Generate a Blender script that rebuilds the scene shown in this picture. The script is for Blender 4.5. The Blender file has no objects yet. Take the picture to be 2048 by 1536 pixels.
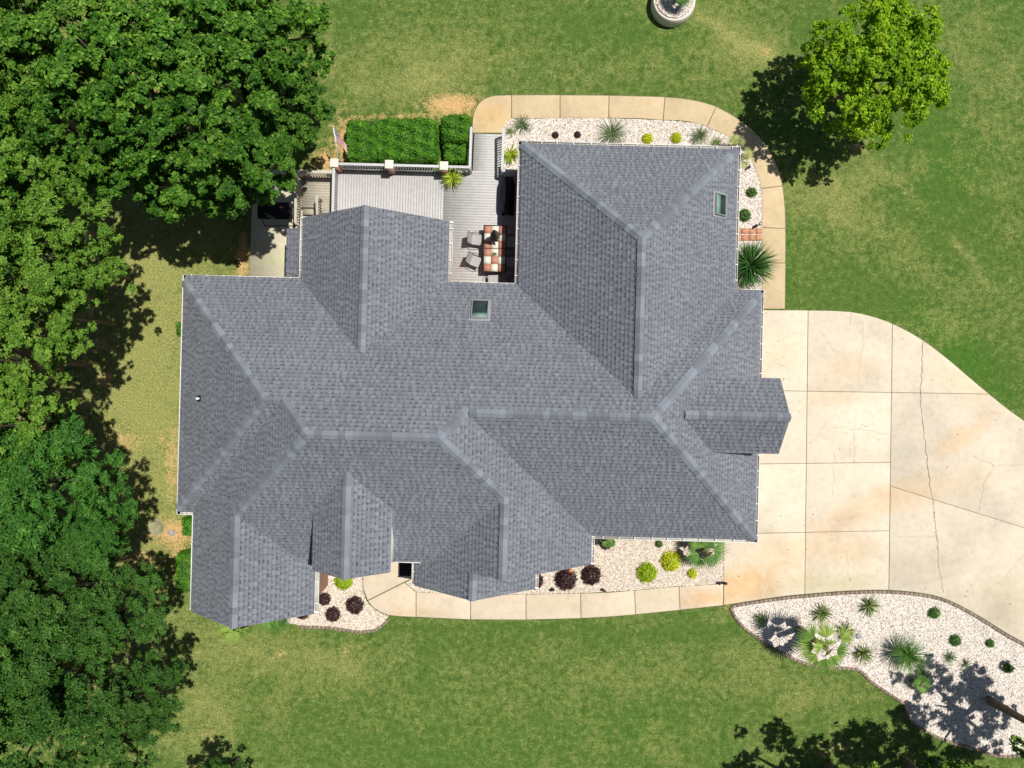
import bpy, math, random
import numpy as np
from mathutils import Vector, Matrix

R = math.radians
random.seed(7)
NR = np.random.default_rng(11)
sc = bpy.context.scene
col = sc.collection

# ------------------------------------------------------------------ camera
CH, CF = 37.4, 1420.0                       # camera height (m), focal length in photo pixels
cam_d = bpy.data.cameras.new('camera'); cam = bpy.data.objects.new('camera', cam_d); col.objects.link(cam)
cam.location = (0, 0, CH); cam.rotation_euler = (0, 0, 0)
cam_d.sensor_width = 36; cam_d.lens = CF / 2048 * 36; cam_d.clip_end = 3000; cam_d.clip_start = 0.5
sc.camera = cam

# ------------------------------------------------------------------ light
SUNV = Vector((0.36, 0.15, 1.0)).normalized()
w = bpy.data.worlds.new('World'); sc.world = w; w.use_nodes = True
nt = w.node_tree; nt.nodes.clear()
sky = nt.nodes.new('ShaderNodeTexSky'); sky.sky_type = 'NISHITA'; sky.sun_disc = False
sky.sun_elevation = math.asin(SUNV.z); sky.sun_rotation = math.atan2(SUNV.x, SUNV.y)
bg = nt.nodes.new('ShaderNodeBackground'); bg.inputs[1].default_value = 0.05
ow = nt.nodes.new('ShaderNodeOutputWorld')
nt.links.new(sky.outputs[0], bg.inputs[0]); nt.links.new(bg.outputs[0], ow.inputs[0])
sd = bpy.data.lights.new('sun', 'SUN'); sd.energy = 4.9; sd.angle = R(0.53); sd.color = (1.0, 0.965, 0.90)
so = bpy.data.objects.new('sun', sd); col.objects.link(so)
so.rotation_euler = SUNV.to_track_quat('Z', 'Y').to_euler(); so.location = (20, 10, 60)
vs = sc.view_settings
vs.view_transform = 'Standard'; vs.look = 'None'; vs.exposure = 0.08; vs.gamma = 1; vs.use_curve_mapping = False
try:
    sc.cycles.max_bounces = 6; sc.cycles.diffuse_bounces = 3; sc.cycles.transparent_max_bounces = 6
except Exception: pass

# ------------------------------------------------------------------ helpers
def P(px, py, z=0.0):
    k = (CH - z) / CF
    return Vector(((px - 1024) * k, (768 - py) * k, z))

def fast_mesh(name, V, F, mat=None, tint=None, smooth=False):
    V = np.asarray(V, dtype=np.float32).reshape(-1, 3)
    me = bpy.data.meshes.new(name)
    if isinstance(F, np.ndarray):
        m, k = F.shape
        idx = F.astype(np.int32).ravel(); starts = (np.arange(m) * k).astype(np.int32)
    else:
        idx = np.array([i for f in F for i in f], dtype=np.int32)
        ln = np.array([len(f) for f in F], dtype=np.int32); m = len(F)
        starts = np.concatenate([[0], np.cumsum(ln)[:-1]]).astype(np.int32) if m else np.zeros(0, np.int32)
    me.vertices.add(len(V)); me.vertices.foreach_set('co', V.ravel())
    me.loops.add(len(idx)); me.loops.foreach_set('vertex_index', idx)
    me.polygons.add(m); me.polygons.foreach_set('loop_start', starts)
    if smooth: me.polygons.foreach_set('use_smooth', np.ones(m, dtype=bool))
    me.update(calc_edges=True)
    if tint is not None:
        a = me.attributes.new('tint', 'FLOAT', 'POINT'); a.data.foreach_set('value', np.asarray(tint, dtype=np.float32))
    if mat: me.materials.append(mat)
    return me

def link(name, me, parent=None, loc=None, rz=0):
    o = bpy.data.objects.new(name, me); col.objects.link(o)
    if parent: o.parent = parent
    if loc is not None: o.location = loc
    if rz: o.rotation_euler = (0, 0, rz)
    return o

def tag(o, label=None, cat=None, group=None, kind=None):
    if label: o['label'] = label
    if cat: o['category'] = cat
    if group: o['group'] = group
    if kind: o['kind'] = kind
    return o

def thing(name, label, cat, loc=(0, 0, 0), rz=0, group=None):
    o = bpy.data.objects.new(name, None); col.objects.link(o)
    o.location = loc; o.rotation_euler = (0, 0, rz); o.empty_display_size = 0.2
    return tag(o, label, cat, group)

class MB:
    def __init__(s): s.V = []; s.F = []; s.T = []
    def quad(s, *p, t=0.5):
        n = len(s.V); s.V += [tuple(q) for q in p]; s.F.append(tuple(range(n, n + len(p)))); s.T += [t] * len(p)
    def box(s, x0, x1, y0, y1, z0, z1, t=0.5, M=None):
        c = [Vector((x, y, z)) for z in (z0, z1) for y in (y0, y1) for x in (x0, x1)]
        if M is not None: c = [M @ q for q in c]
        n = len(s.V); s.V += [tuple(q) for q in c]; s.T += [t] * 8
        for f in ((0, 2, 3, 1), (4, 5, 7, 6), (0, 1, 5, 4), (2, 6, 7, 3), (0, 4, 6, 2), (1, 3, 7, 5)):
            s.F.append(tuple(n + i for i in f))
        return s
    def beam(s, a, b, w, h, t=0.5):
        a = Vector(a); b = Vector(b); d = b - a; L = d.length
        q = d.to_track_quat('X', 'Z'); M = Matrix.Translation(a) @ q.to_matrix().to_4x4()
        return s.box(0, L, -w / 2, w / 2, -h / 2, h / 2, t, M)
    def tube(s, pts, rad, n=8, t=0.5, cap=True):
        pts = [Vector(p) for p in pts]
        rad = rad if isinstance(rad, (list, tuple)) else [rad] * len(pts)
        b = len(s.V)
        for i, p in enumerate(pts):
            d = (pts[min(i + 1, len(pts) - 1)] - pts[max(i - 1, 0)]).normalized()
            x = d.orthogonal().normalized() if i == 0 else (x - d * x.dot(d)).normalized()
            y = d.cross(x)
            for k in range(n):
                a = 2 * math.pi * k / n
                s.V.append(tuple(p + (x * math.cos(a) + y * math.sin(a)) * rad[i])); s.T.append(t)
        for i in range(len(pts) - 1):
            for k in range(n):
                k2 = (k + 1) % n
                s.F.append((b + i * n + k, b + i * n + k2, b + (i + 1) * n + k2, b + (i + 1) * n + k))
        if cap:
            s.F.append(tuple(b + k for k in range(n))[::-1]); s.F.append(tuple(b + (len(pts) - 1) * n + k for k in range(n)))
        return s
    def lathe(s, prof, n=16, c=(0, 0, 0), t=0.5):
        b = len(s.V)
        for r, z in prof:
            for k in range(n):
                a = 2 * math.pi * k / n
                s.V.append((c[0] + r * math.cos(a), c[1] + r * math.sin(a), c[2] + z)); s.T.append(t)
        for i in range(len(prof) - 1):
            for k in range(n):
                k2 = (k + 1) % n
                s.F.append((b + i * n + k, b + i * n + k2, b + (i + 1) * n + k2, b + (i + 1) * n + k))
        s.F.append(tuple(b + (len(prof) - 1) * n + k for k in range(n)))
        return s
    def poly(s, pts, z0, z1, t=0.5):
        n = len(s.V); m = len(pts)
        ar = sum(pts[i][0] * pts[(i + 1) % m][1] - pts[(i + 1) % m][0] * pts[i][1] for i in range(m))
        if ar < 0: pts = pts[::-1]
        for z in (z0, z1):
            for p in pts: s.V.append((p[0], p[1], z)); s.T.append(t)
        s.F.append(tuple(n + m + i for i in range(m)))
        for i in range(m):
            j = (i + 1) % m; s.F.append((n + i, n + j, n + m + j, n + m + i))
        return s
    def mesh(s, name, mat, smooth=False): return fast_mesh(name, s.V, s.F, mat, s.T, smooth)
    def build(s, name, mat, parent=None, loc=None, rz=0, smooth=False):
        return link(name, s.mesh(name, mat, smooth), parent, loc, rz)

def bevelled(o, w=0.01, seg=2):
    m = o.modifiers.new('bevel', 'BEVEL'); m.width = w; m.segments = seg; m.limit_method = 'ANGLE'; return o

# ------------------------------------------------------------------ materials
def new_mat(name):
    m = bpy.data.materials.new(name); m.use_nodes = True
    n = m.node_tree.nodes; b = n['Principled BSDF']; b.inputs['Specular IOR Level'].default_value = 0.3
    return m, n, m.node_tree.links, b

def ramp(n, stops):
    r = n.new('ShaderNodeValToRGB'); e = r.color_ramp.elements
    while len(e) < len(stops): e.new(0.5)
    for i, (p, c) in enumerate(stops): e[i].position = p; e[i].color = (*c, 1)
    return r

def noise(n, l, scale, detail=4, rough=0.6, vec=None, dist=0):
    t = n.new('ShaderNodeTexNoise'); t.inputs['Scale'].default_value = scale; t.inputs['Detail'].default_value = detail
    t.inputs['Roughness'].default_value = rough; t.inputs['Distortion'].default_value = dist
    if vec is not None: l.new(vec, t.inputs['Vector'])
    return t

def mixc(n, l, a, b, f, mode='MIX'):
    m = n.new('ShaderNodeMix'); m.data_type = 'RGBA'; m.blend_type = mode
    for i, v in ((0, f), (6, a), (7, b)):
        if isinstance(v, (int, float)): m.inputs[i].default_value = v
        elif isinstance(v, tuple): m.inputs[i].default_value = (*v, 1)
        else: l.new(v, m.inputs[i])
    return m.outputs[2]

def mathn(n, l, op, a, b=None, c=None, clamp=False):
    m = n.new('ShaderNodeMath'); m.operation = op; m.use_clamp = clamp
    for i, v in enumerate((a, b, c)):
        if v is None: continue
        if isinstance(v, (int, float)): m.inputs[i].default_value = v
        else: l.new(v, m.inputs[i])
    return m.outputs[0]

def bump(n, l, b, h, strength=0.3, dist=0.02):
    u = n.new('ShaderNodeBump'); u.inputs['Strength'].default_value = strength; u.inputs['Distance'].default_value = dist
    l.new(h, u.inputs['Height']); l.new(u.outputs[0], b.inputs['Normal'])

def simple(name, c, rough=0.7, var=0.15, scale=6, bmp=0.15, metal=0, rnd=0.0, world=True):
    m, n, l, b = new_mat(name)
    tc = n.new('ShaderNodeNewGeometry' if world else 'ShaderNodeTexCoord')
    v = tc.outputs['Position'] if world else tc.outputs['Object']
    t = noise(n, l, scale, 6, 0.65, v)
    lo = tuple(x * (1 - var) for x in c); hi = tuple(min(1, x * (1 + var)) for x in c)
    r = ramp(n, [(0.3, lo), (0.7, hi)]); l.new(t.outputs[0], r.inputs[0]); out = r.outputs[0]
    if rnd:
        oi = n.new('ShaderNodeObjectInfo')
        g = mathn(n, l, 'MULTIPLY_ADD', oi.outputs['Random'], 2 * rnd, 1 - rnd)
        cb = n.new('ShaderNodeCombineColor'); [l.new(g, cb.inputs[i]) for i in range(3)]
        out = mixc(n, l, out, cb.outputs[0], 1.0, 'MULTIPLY')
    l.new(out, b.inputs['Base Color']); b.inputs['Roughness'].default_value = rough; b.inputs['Metallic'].default_value = metal
    if bmp: bump(n, l, b, t.outputs[0], bmp, 0.01)
    return m

def leaf_mat(name, dark, mid, lite, trans=0.24, rnd=0.1, rough=0.55):
    m, n, l, b = new_mat(name)
    at = n.new('ShaderNodeAttribute'); at.attribute_name = 'tint'
    r = ramp(n, [(0.0, dark), (0.5, mid), (1.0, lite)]); l.new(at.outputs['Fac'], r.inputs[0])
    oi = n.new('ShaderNodeObjectInfo')
    g = mathn(n, l, 'MULTIPLY_ADD', oi.outputs['Random'], 2 * rnd, 1 - rnd)
    cb = n.new('ShaderNodeCombineColor'); [l.new(g, cb.inputs[i]) for i in range(3)]
    c = mixc(n, l, r.outputs[0], cb.outputs[0], 1.0, 'MULTIPLY')
    l.new(c, b.inputs['Base Color']); b.inputs['Roughness'].default_value = rough; b.inputs['Specular IOR Level'].default_value = 0.18
    tr = n.new('ShaderNodeBsdfTranslucent'); c2 = mixc(n, l, c, (0.75, 1.0, 0.35), 0.5, 'MULTIPLY'); l.new(c2, tr.inputs[0])
    mx = n.new('ShaderNodeMixShader'); mx.inputs[0].default_value = trans
    l.new(b.outputs[0], mx.inputs[1]); l.new(tr.outputs[0], mx.inputs[2])
    l.new(mx.outputs[0], n['Material Output'].inputs[0])
    return m

M = {}
M['white'] = simple('white_paint', (0.78, 0.77, 0.74), 0.5, 0.06, 9, 0.03)
M['gutter_in'] = simple('gutter_inside', (0.42, 0.40, 0.37), 0.7, 0.3, 7, 0.1)
M['siding'] = simple('siding', (0.72, 0.71, 0.68), 0.6, 0.05, 5, 0.05)
M['dark'] = simple('dark_metal', (0.02, 0.02, 0.022), 0.45, 0.2, 12, 0.05)
M['black_cloth'] = simple('black_cloth', (0.008, 0.008, 0.009), 0.75, 0.3, 9, 0.3)
M['board'] = simple('deck_board', (0.50, 0.485, 0.475), 0.75, 0.10, 5, 0.05, rnd=0.015)
M['board_tan'] = simple('landing_board', (0.40, 0.36, 0.29), 0.75, 0.16, 9, 0.2, rnd=0.08)
M['rail'] = simple('rail_grey', (0.50, 0.50, 0.50), 0.7, 0.1, 11, 0.1, rnd=0.05)
M['rail_tan'] = simple('rail_tan', (0.46, 0.42, 0.34), 0.7, 0.12, 11, 0.1, rnd=0.05)
M['joist'] = simple('joist', (0.18, 0.16, 0.14), 0.8, 0.2, 5, 0.1)
M['stone_cap'] = simple('cast_stone', (0.68, 0.62, 0.54), 0.7, 0.12, 14, 0.2)
M['terracotta'] = simple('terracotta', (0.46, 0.215, 0.135), 0.65, 0.14, 10, 0.1, rnd=0.12)
M['cream_tile'] = simple('cream_tile', (0.72, 0.68, 0.58), 0.4, 0.08, 12, 0.03, rnd=0.05)
M['paver'] = simple('clay_paver', (0.52, 0.25, 0.14), 0.8, 0.15, 14, 0.2, rnd=0.08)
M['sling'] = simple('sling_fabric', (0.36, 0.345, 0.34), 0.7, 0.06, 40, 0.1)
M['umbrella'] = simple('umbrella_cloth', (0.13, 0.10, 0.08), 0.8, 0.3, 18, 0.3)
M['trunk'] = simple('bark', (0.17, 0.125, 0.09), 0.9, 0.45, 9, 0.9)
M['palm_trunk'] = simple('palm_bark', (0.20, 0.14, 0.10), 0.95, 0.5, 30, 1.0)
M['edge_brick'] = simple('edging_block', (0.26, 0.20, 0.155), 0.9, 0.2, 12, 0.4, rnd=0.18)
M['lid'] = simple('weathered_lid', (0.27, 0.26, 0.15), 0.9, 0.25, 6, 0.3)
M['rock'] = simple('grey_rock', (0.30, 0.30, 0.31), 0.9, 0.3, 7, 0.6)
M['orange_rock'] = simple('orange_stone', (0.55, 0.27, 0.10), 0.85, 0.3, 7, 0.5)
M['mat_black'] = simple('rubber_mat', (0.022, 0.022, 0.026), 0.85, 0.5, 30, 0.5)
M['blue'] = simple('blue_plastic', (0.02, 0.12, 0.30), 0.4, 0.2, 4, 0.05)
M['pot'] = simple('glazed_pot', (0.12, 0.16, 0.25), 0.35, 0.15, 8, 0.05)
M['subbase'] = simple('joint_filler', (0.22, 0.18, 0.125), 0.95, 0.3, 8, 0.3)
M['vent_dark'] = simple('ridge_vent', (0.03, 0.03, 0.035), 0.8, 0.1, 8, 0)
M['brick_wall'] = simple('brickwork', (0.34, 0.15, 0.09), 0.85, 0.3, 16, 0.5)
M['cedar'] = simple('cedar_wood', (0.45, 0.19, 0.08), 0.6, 0.2, 10, 0.2)
M['flash'] = simple('flashing', (0.27, 0.275, 0.28), 0.45, 0.08, 9, 0.05)
M['aged_palm'] = leaf_mat('dry_frond', (0.16, 0.10, 0.05), (0.24, 0.16, 0.08), (0.34, 0.25, 0.14), 0.2)

def brick_mat():
    m, n, l, b = new_mat('brick_courses')
    tc = n.new('ShaderNodeTexCoord'); br = n.new('ShaderNodeTexBrick'); mp = n.new('ShaderNodeMapping')
    mp.inputs['Rotation'].default_value = (R(90), 0, 0)
    l.new(tc.outputs['Object'], mp.inputs[0]); l.new(mp.outputs[0], br.inputs[0])
    br.inputs['Color1'].default_value = (0.30, 0.12, 0.07, 1); br.inputs['Color2'].default_value = (0.38, 0.19, 0.12, 1)
    br.inputs['Mortar'].default_value = (0.45, 0.42, 0.38, 1); br.inputs['Scale'].default_value = 4.2; br.inputs['Mortar Size'].default_value = 0.02
    l.new(br.outputs[0], b.inputs['Base Color']); b.inputs['Roughness'].default_value = 0.85
    return m
M['bricks'] = brick_mat()

def glass_mat():
    m, n, l, b = new_mat('skylight_glass')
    b.inputs['Base Color'].default_value = (0.018, 0.04, 0.04, 1); b.inputs['Roughness'].default_value = 0.05
    b.inputs['Specular IOR Level'].default_value = 0.8
    return m
M['glass'] = glass_mat()

def shingle_mat(name, rnd):
    m, n, l, b = new_mat(name)
    geo = n.new('ShaderNodeNewGeometry')
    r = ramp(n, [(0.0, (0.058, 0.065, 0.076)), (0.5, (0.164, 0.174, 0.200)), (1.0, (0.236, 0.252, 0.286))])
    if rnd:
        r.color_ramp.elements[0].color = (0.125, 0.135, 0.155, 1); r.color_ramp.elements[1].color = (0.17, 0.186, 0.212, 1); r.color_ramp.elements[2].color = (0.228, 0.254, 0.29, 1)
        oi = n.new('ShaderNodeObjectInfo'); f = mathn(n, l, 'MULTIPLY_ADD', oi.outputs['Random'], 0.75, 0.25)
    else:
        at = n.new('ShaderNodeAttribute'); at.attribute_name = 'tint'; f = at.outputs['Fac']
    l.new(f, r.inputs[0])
    fine = noise(n, l, 60, 3, 0.7, geo.outputs['Position']); big = noise(n, l, 0.45, 4, 0.6, geo.outputs['Position'], 0.4)
    r2 = ramp(n, [(0.25, (0.82, 0.82, 0.82)), (0.75, (1.16, 1.16, 1.16))]); l.new(fine.outputs[0], r2.inputs[0])
    r3 = ramp(n, [(0.25, (0.93, 0.92, 0.91)), (0.75, (1.07, 1.07, 1.08))]); l.new(big.outputs[0], r3.inputs[0])
    c = mixc(n, l, r.outputs[0], r2.outputs[0], 1.0, 'MULTIPLY'); c = mixc(n, l, c, r3.outputs[0], 1.0, 'MULTIPLY')
    l.new(c, b.inputs['Base Color']); b.inputs['Roughness'].default_value = 0.9; b.inputs['Specular IOR Level'].default_value = 0.15
    bump(n, l, b, fine.outputs[0], 0.3, 0.004)
    return m
M['shingle'] = shingle_mat('asphalt_shingle', False)
M['cap'] = shingle_mat('ridge_cap_shingle', True)

def concrete_mat(name, c, stains=(), rnd=0.05, sp=0.6):
    m, n, l, b = new_mat(name)
    geo = n.new('ShaderNodeNewGeometry'); pos = geo.outputs['Position']
    n1 = noise(n, l, 0.35, 6, 0.62, pos, 0.5); n2 = noise(n, l, 3.2, 6, 0.75, pos, 0.3); n3 = noise(n, l, 40, 3, 0.7, pos)
    r1 = ramp(n, [(0.28, tuple(x * 0.84 for x in c)), (0.5, c), (0.74, tuple(x * 1.1 for x in c))]); l.new(n1.outputs[0], r1.inputs[0])
    r2 = ramp(n, [(0.3, (0.88, 0.87, 0.84)), (0.5, (1, 1, 1)), (0.75, (1.07, 1.07, 1.07))]); l.new(n2.outputs[0], r2.inputs[0])
    r3 = ramp(n, [(0.25, (0.92, 0.92, 0.92)), (0.75, (1.06, 1.06, 1.06))]); l.new(n3.outputs[0], r3.inputs[0])
    out = mixc(n, l, mixc(n, l, r1.outputs[0], r2.outputs[0], 1.0, 'MULTIPLY'), r3.outputs[0], 1.0, 'MULTIPLY')
    # clay and tyre stains where they lie on the slabs (world metres)
    for (px, py, rx, ry, ang, sc_, amt) in stains:
        p = P(px, py); mp = n.new('ShaderNodeMapping'); mp.vector_type = 'TEXTURE'
        mp.inputs['Location'].default_value = (p.x, p.y, 0); mp.inputs['Rotation'].default_value = (0, 0, R(ang))
        mp.inputs['Scale'].default_value = (rx / 38, ry / 38, 8); l.new(pos, mp.inputs[0])
        ln = n.new('ShaderNodeVectorMath'); ln.operation = 'LENGTH'; l.new(mp.outputs[0], ln.inputs[0])
        nn = noise(n, l, 0.9, 5, 0.65, pos, 0.8)
        d = mathn(n, l, 'MULTIPLY_ADD', nn.outputs[0], 1.1, -0.55); d = mathn(n, l, 'ADD', ln.outputs['Value'], d)
        f = n.new('ShaderNodeMapRange'); f.interpolation_type = 'SMOOTHSTEP'
        f.inputs[1].default_value = 1.15; f.inputs[2].default_value = 0.1; f.inputs[3].default_value = 0; f.inputs[4].default_value = amt * 0.75
        l.new(d, f.inputs[0])
        out = mixc(n, l, out, sc_, f.outputs[0], 'MULTIPLY')
    oi = n.new('ShaderNodeObjectInfo'); g = mathn(n, l, 'MULTIPLY_ADD', oi.outputs['Random'], 2 * rnd, 1 - rnd)
    cb = n.new('ShaderNodeCombineColor'); [l.new(g, cb.inputs[i]) for i in range(3)]
    out = mixc(n, l, out, cb.outputs[0], 1.0, 'MULTIPLY')
    l.new(out, b.inputs['Base Color']); b.inputs['Roughness'].default_value = 0.85
    bump(n, l, b, n3.outputs[0], 0.2, 0.004)
    return m
OR = (1.0, 0.70, 0.40); GY = (0.86, 0.86, 0.82); TN = (0.97, 0.84, 0.66)
M['drive'] = concrete_mat('driveway_concrete', (0.61, 0.535, 0.42), [
    (1470, 1175, 130, 55, 10, (1.0, 0.72, 0.40), 1.0), (1560, 1110, 110, 60, 0, (1.0, 0.84, 0.62), 0.7), (1700, 1030, 140, 45, 25, OR, 0.45),
    (1830, 985, 110, 45, 20, OR, 0.5), (1690, 1100, 100, 45, 5, TN, 0.9), (1920, 875, 90, 30, 35, OR, 0.55), (1870, 1130, 90, 55, -10, GY, 0.9),
    (1650, 1165, 150, 30, 4, (0.84, 0.84, 0.68), 0.9), (1770, 670, 120, 40, -20, GY, 0.6), (1700, 740, 80, 40, 0, TN, 0.7),
    (1930, 770, 120, 60, -35, (0.93, 0.86, 0.75), 0.9), (2010, 1200, 100, 90, 30, (0.88, 0.86, 0.78), 0.9), (1560, 700, 60, 60, 0, TN, 0.5),
    (1660, 790, 70, 30, 0, TN, 0.6), (1950, 960, 60, 60, 0, (1.0, 0.92, 0.82), 0.8)])
M['walk_back'] = concrete_mat('back_walk_concrete', (0.55, 0.43, 0.265), [(975, 230, 60, 50, 0, (1.0, 0.86, 0.6), 1.0), (1480, 260, 120, 60, -30, (0.90, 0.90, 0.86), 0.7), (1550, 480, 40, 120, 0, (0.9, 0.9, 0.84), 0.6)])
M['walk_front'] = concrete_mat('front_walk_concrete', (0.59, 0.495, 0.37), [(1110, 1210, 90, 30, 0, (0.82, 0.84, 0.80), 0.9), (1320, 1190, 60, 30, 0, (0.84, 0.87, 0.82), 0.8), (1410, 1195, 60, 25, 5, OR, 0.8), (830, 1225, 60, 18, 0, TN, 0.7)], rnd=0.03)
M['patio'] = concrete_mat('patio_concrete', (0.62, 0.57, 0.42), [(560, 520, 60, 25, 0, (0.9, 1.0, 0.78), 0.8)], rnd=0.0)
M['crack'] = simple('crack_grime', (0.20, 0.165, 0.12), 0.95, 0.3, 8, 0.1)
M['crack_soft'] = simple('hairline_grime', (0.40, 0.34, 0.26), 0.95, 0.15, 8, 0.1)

def lawn_mat():
    m, n, l, b = new_mat('lawn_grass')
    geo = n.new('ShaderNodeNewGeometry'); pos = geo.outputs['Position']
    def attr(nm):
        a = n.new('ShaderNodeAttribute'); a.attribute_name = nm; return a.outputs['Fac']
    dry, dirt, lush = attr('dry'), attr('dirt'), attr('lush')
    patch = noise(n, l, 0.55, 5, 0.62, pos, 0.5); mott = noise(n, l, 3.0, 6, 0.74, pos, 0.3)
    fine = noise(n, l, 11, 5, 0.78, pos, 0.3); vf = noise(n, l, 32, 3, 0.7, pos)
    def mr(v, a, b_, c=0.0, d=1.0):
        r = n.new('ShaderNodeMapRange'); r.inputs[1].default_value = a; r.inputs[2].default_value = b_; r.inputs[3].default_value = c; r.inputs[4].default_value = d
        if isinstance(v, float): r.inputs[0].default_value = v
        else: l.new(v, r.inputs[0])
        return r.outputs[0]
    green = mixc(n, l, (0.044, 0.088, 0.015), (0.118, 0.186, 0.038), mr(mott.outputs[0], 0.3, 0.7))
    green = mixc(n, l, green, (0.035, 0.13, 0.010), lush)
    straw = mixc(n, l, (0.19, 0.215, 0.055), (0.36, 0.335, 0.125), mr(fine.outputs[0], 0.35, 0.68))
    d1 = mathn(n, l, 'ADD', mr(patch.outputs[0], 0.25, 0.75, -0.32, 0.32), mr(mott.outputs[0], 0.28, 0.72, -0.34, 0.34))
    d1 = mathn(n, l, 'ADD', d1, mr(fine.outputs[0], 0.3, 0.7, -0.25, 0.25))
    d1 = mathn(n, l, 'ADD', d1, mathn(n, l, 'MULTIPLY_ADD', dry, 1.15, -0.14))
    f = mr(d1, 0.0, 0.95); c = mixc(n, l, green, straw, mathn(n, l, 'MULTIPLY', f, 0.9))
    soil = mixc(n, l, (0.46, 0.27, 0.10), (0.62, 0.42, 0.20), fine.outputs[0])
    d2 = mathn(n, l, 'ADD', dirt, mathn(n, l, 'ADD', mr(mott.outputs[0], 0.3, 0.7, -0.4, 0.25), mr(fine.outputs[0], 0.3, 0.7, -0.25, 0.2)))
    c = mixc(n, l, c, soil, mr(d2, 0.15, 0.75))
    g = mr(vf.outputs[0], 0.3, 0.7, 0.55, 1.45); cb = n.new('ShaderNodeCombineColor'); [l.new(g, cb.inputs[i]) for i in range(3)]
    c = mixc(n, l, c, cb.outputs[0], 1.0, 'MULTIPLY')
    g = mr(fine.outputs[0], 0.3, 0.7, 0.72, 1.28); cb = n.new('ShaderNodeCombineColor'); [l.new(g, cb.inputs[i]) for i in range(3)]
    c = mixc(n, l, c, cb.outputs[0], 1.0, 'MULTIPLY')
    l.new(c, b.inputs['Base Color']); b.inputs['Roughness'].default_value = 0.9; b.inputs['Specular IOR Level'].default_value = 0.1
    h = mathn(n, l, 'ADD', fine.outputs[0], vf.outputs[0]); bump(n, l, b, h, 0.6, 0.03)
    return m
M['lawn'] = lawn_mat()

def stone_mat(name, stops):
    m, n, l, b = new_mat(name)
    oi = n.new('ShaderNodeObjectInfo'); r = ramp(n, stops); l.new(oi.outputs['Random'], r.inputs[0])
    l.new(r.outputs[0], b.inputs['Base Color']); b.inputs['Roughness'].default_value = 0.75
    return m
WS = [(0.0, (0.20, 0.15, 0.12)), (0.15, (0.50, 0.44, 0.39)), (0.4, (0.72, 0.67, 0.61)), (0.8, (0.84, 0.81, 0.77)), (0.95, (0.60, 0.45, 0.33))]
TS = [(0.0, (0.30, 0.23, 0.17)), (0.2, (0.52, 0.44, 0.35)), (0.5, (0.70, 0.62, 0.52)), (0.85, (0.80, 0.75, 0.66)), (0.96, (0.60, 0.42, 0.28))]
M['stone_white'] = stone_mat('white_pebble', WS)
M['stone_tan'] = stone_mat('tan_pebble', TS)
M['bedding'] = simple('bed_soil', (0.42, 0.36, 0.30), 0.95, 0.25, 25, 0.5)

L = {}
L['maple'] = leaf_mat('maple_leaves', (0.009, 0.042, 0.004), (0.058, 0.165, 0.013), (0.22, 0.39, 0.045), 0.22, 0.12)
L['light'] = leaf_mat('light_leaves', (0.030, 0.085, 0.008), (0.120, 0.255, 0.024), (0.28, 0.44, 0.065), 0.25, 0.1)
L['oak'] = leaf_mat('oak_leaves', (0.014, 0.050, 0.008), (0.045, 0.130, 0.016), (0.13, 0.25, 0.045), 0.25, 0.1)
L['willow'] = leaf_mat('willow_leaves', (0.018, 0.075, 0.010), (0.065, 0.20, 0.026), (0.16, 0.35, 0.055), 0.28, 0.06)
L['yellow'] = leaf_mat('yellow_green_leaves', (0.070, 0.17, 0.004), (0.21, 0.40, 0.010), (0.50, 0.66, 0.030), 0.34, 0.05)
L['hedge'] = leaf_mat('hedge_leaves', (0.016, 0.085, 0.006), (0.065, 0.215, 0.012), (0.17, 0.36, 0.03), 0.25, 0.06)
L['maroon'] = leaf_mat('maroon_leaves', (0.016, 0.007, 0.008), (0.055, 0.020, 0.022), (0.12, 0.05, 0.045), 0.2, 0.1)
L['lime'] = leaf_mat('lime_leaves', (0.20, 0.38, 0.005), (0.45, 0.64, 0.010), (0.70, 0.80, 0.03), 0.3, 0.06)
L['gold'] = leaf_mat('gold_leaves', (0.40, 0.48, 0.006), (0.72, 0.78, 0.012), (0.88, 0.88, 0.06), 0.3, 0.06)
L['tuft'] = leaf_mat('tuft_blades', (0.05, 0.10, 0.03), (0.14, 0.21, 0.08), (0.34, 0.38, 0.20), 0.25, 0.08)
L['yucca'] = leaf_mat('yucca_blades', (0.06, 0.11, 0.03), (0.20, 0.27, 0.08), (0.60, 0.58, 0.25), 0.2, 0.08)
L['palm'] = leaf_mat('palm_fronds', (0.02, 0.07, 0.012), (0.065, 0.17, 0.03), (0.20, 0.34, 0.07), 0.25, 0.1)
L['palm2'] = leaf_mat('light_palm_fronds', (0.035, 0.10, 0.012), (0.11, 0.215, 0.032), (0.33, 0.43, 0.09), 0.25, 0.1)
L['cycad'] = leaf_mat('cycad_blades', (0.015, 0.06, 0.012), (0.045, 0.14, 0.03), (0.13, 0.27, 0.07), 0.25, 0.05)
L['lily'] = leaf_mat('striped_blades', (0.08, 0.16, 0.01), (0.30, 0.42, 0.02), (0.66, 0.68, 0.12), 0.3, 0.0)

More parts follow.
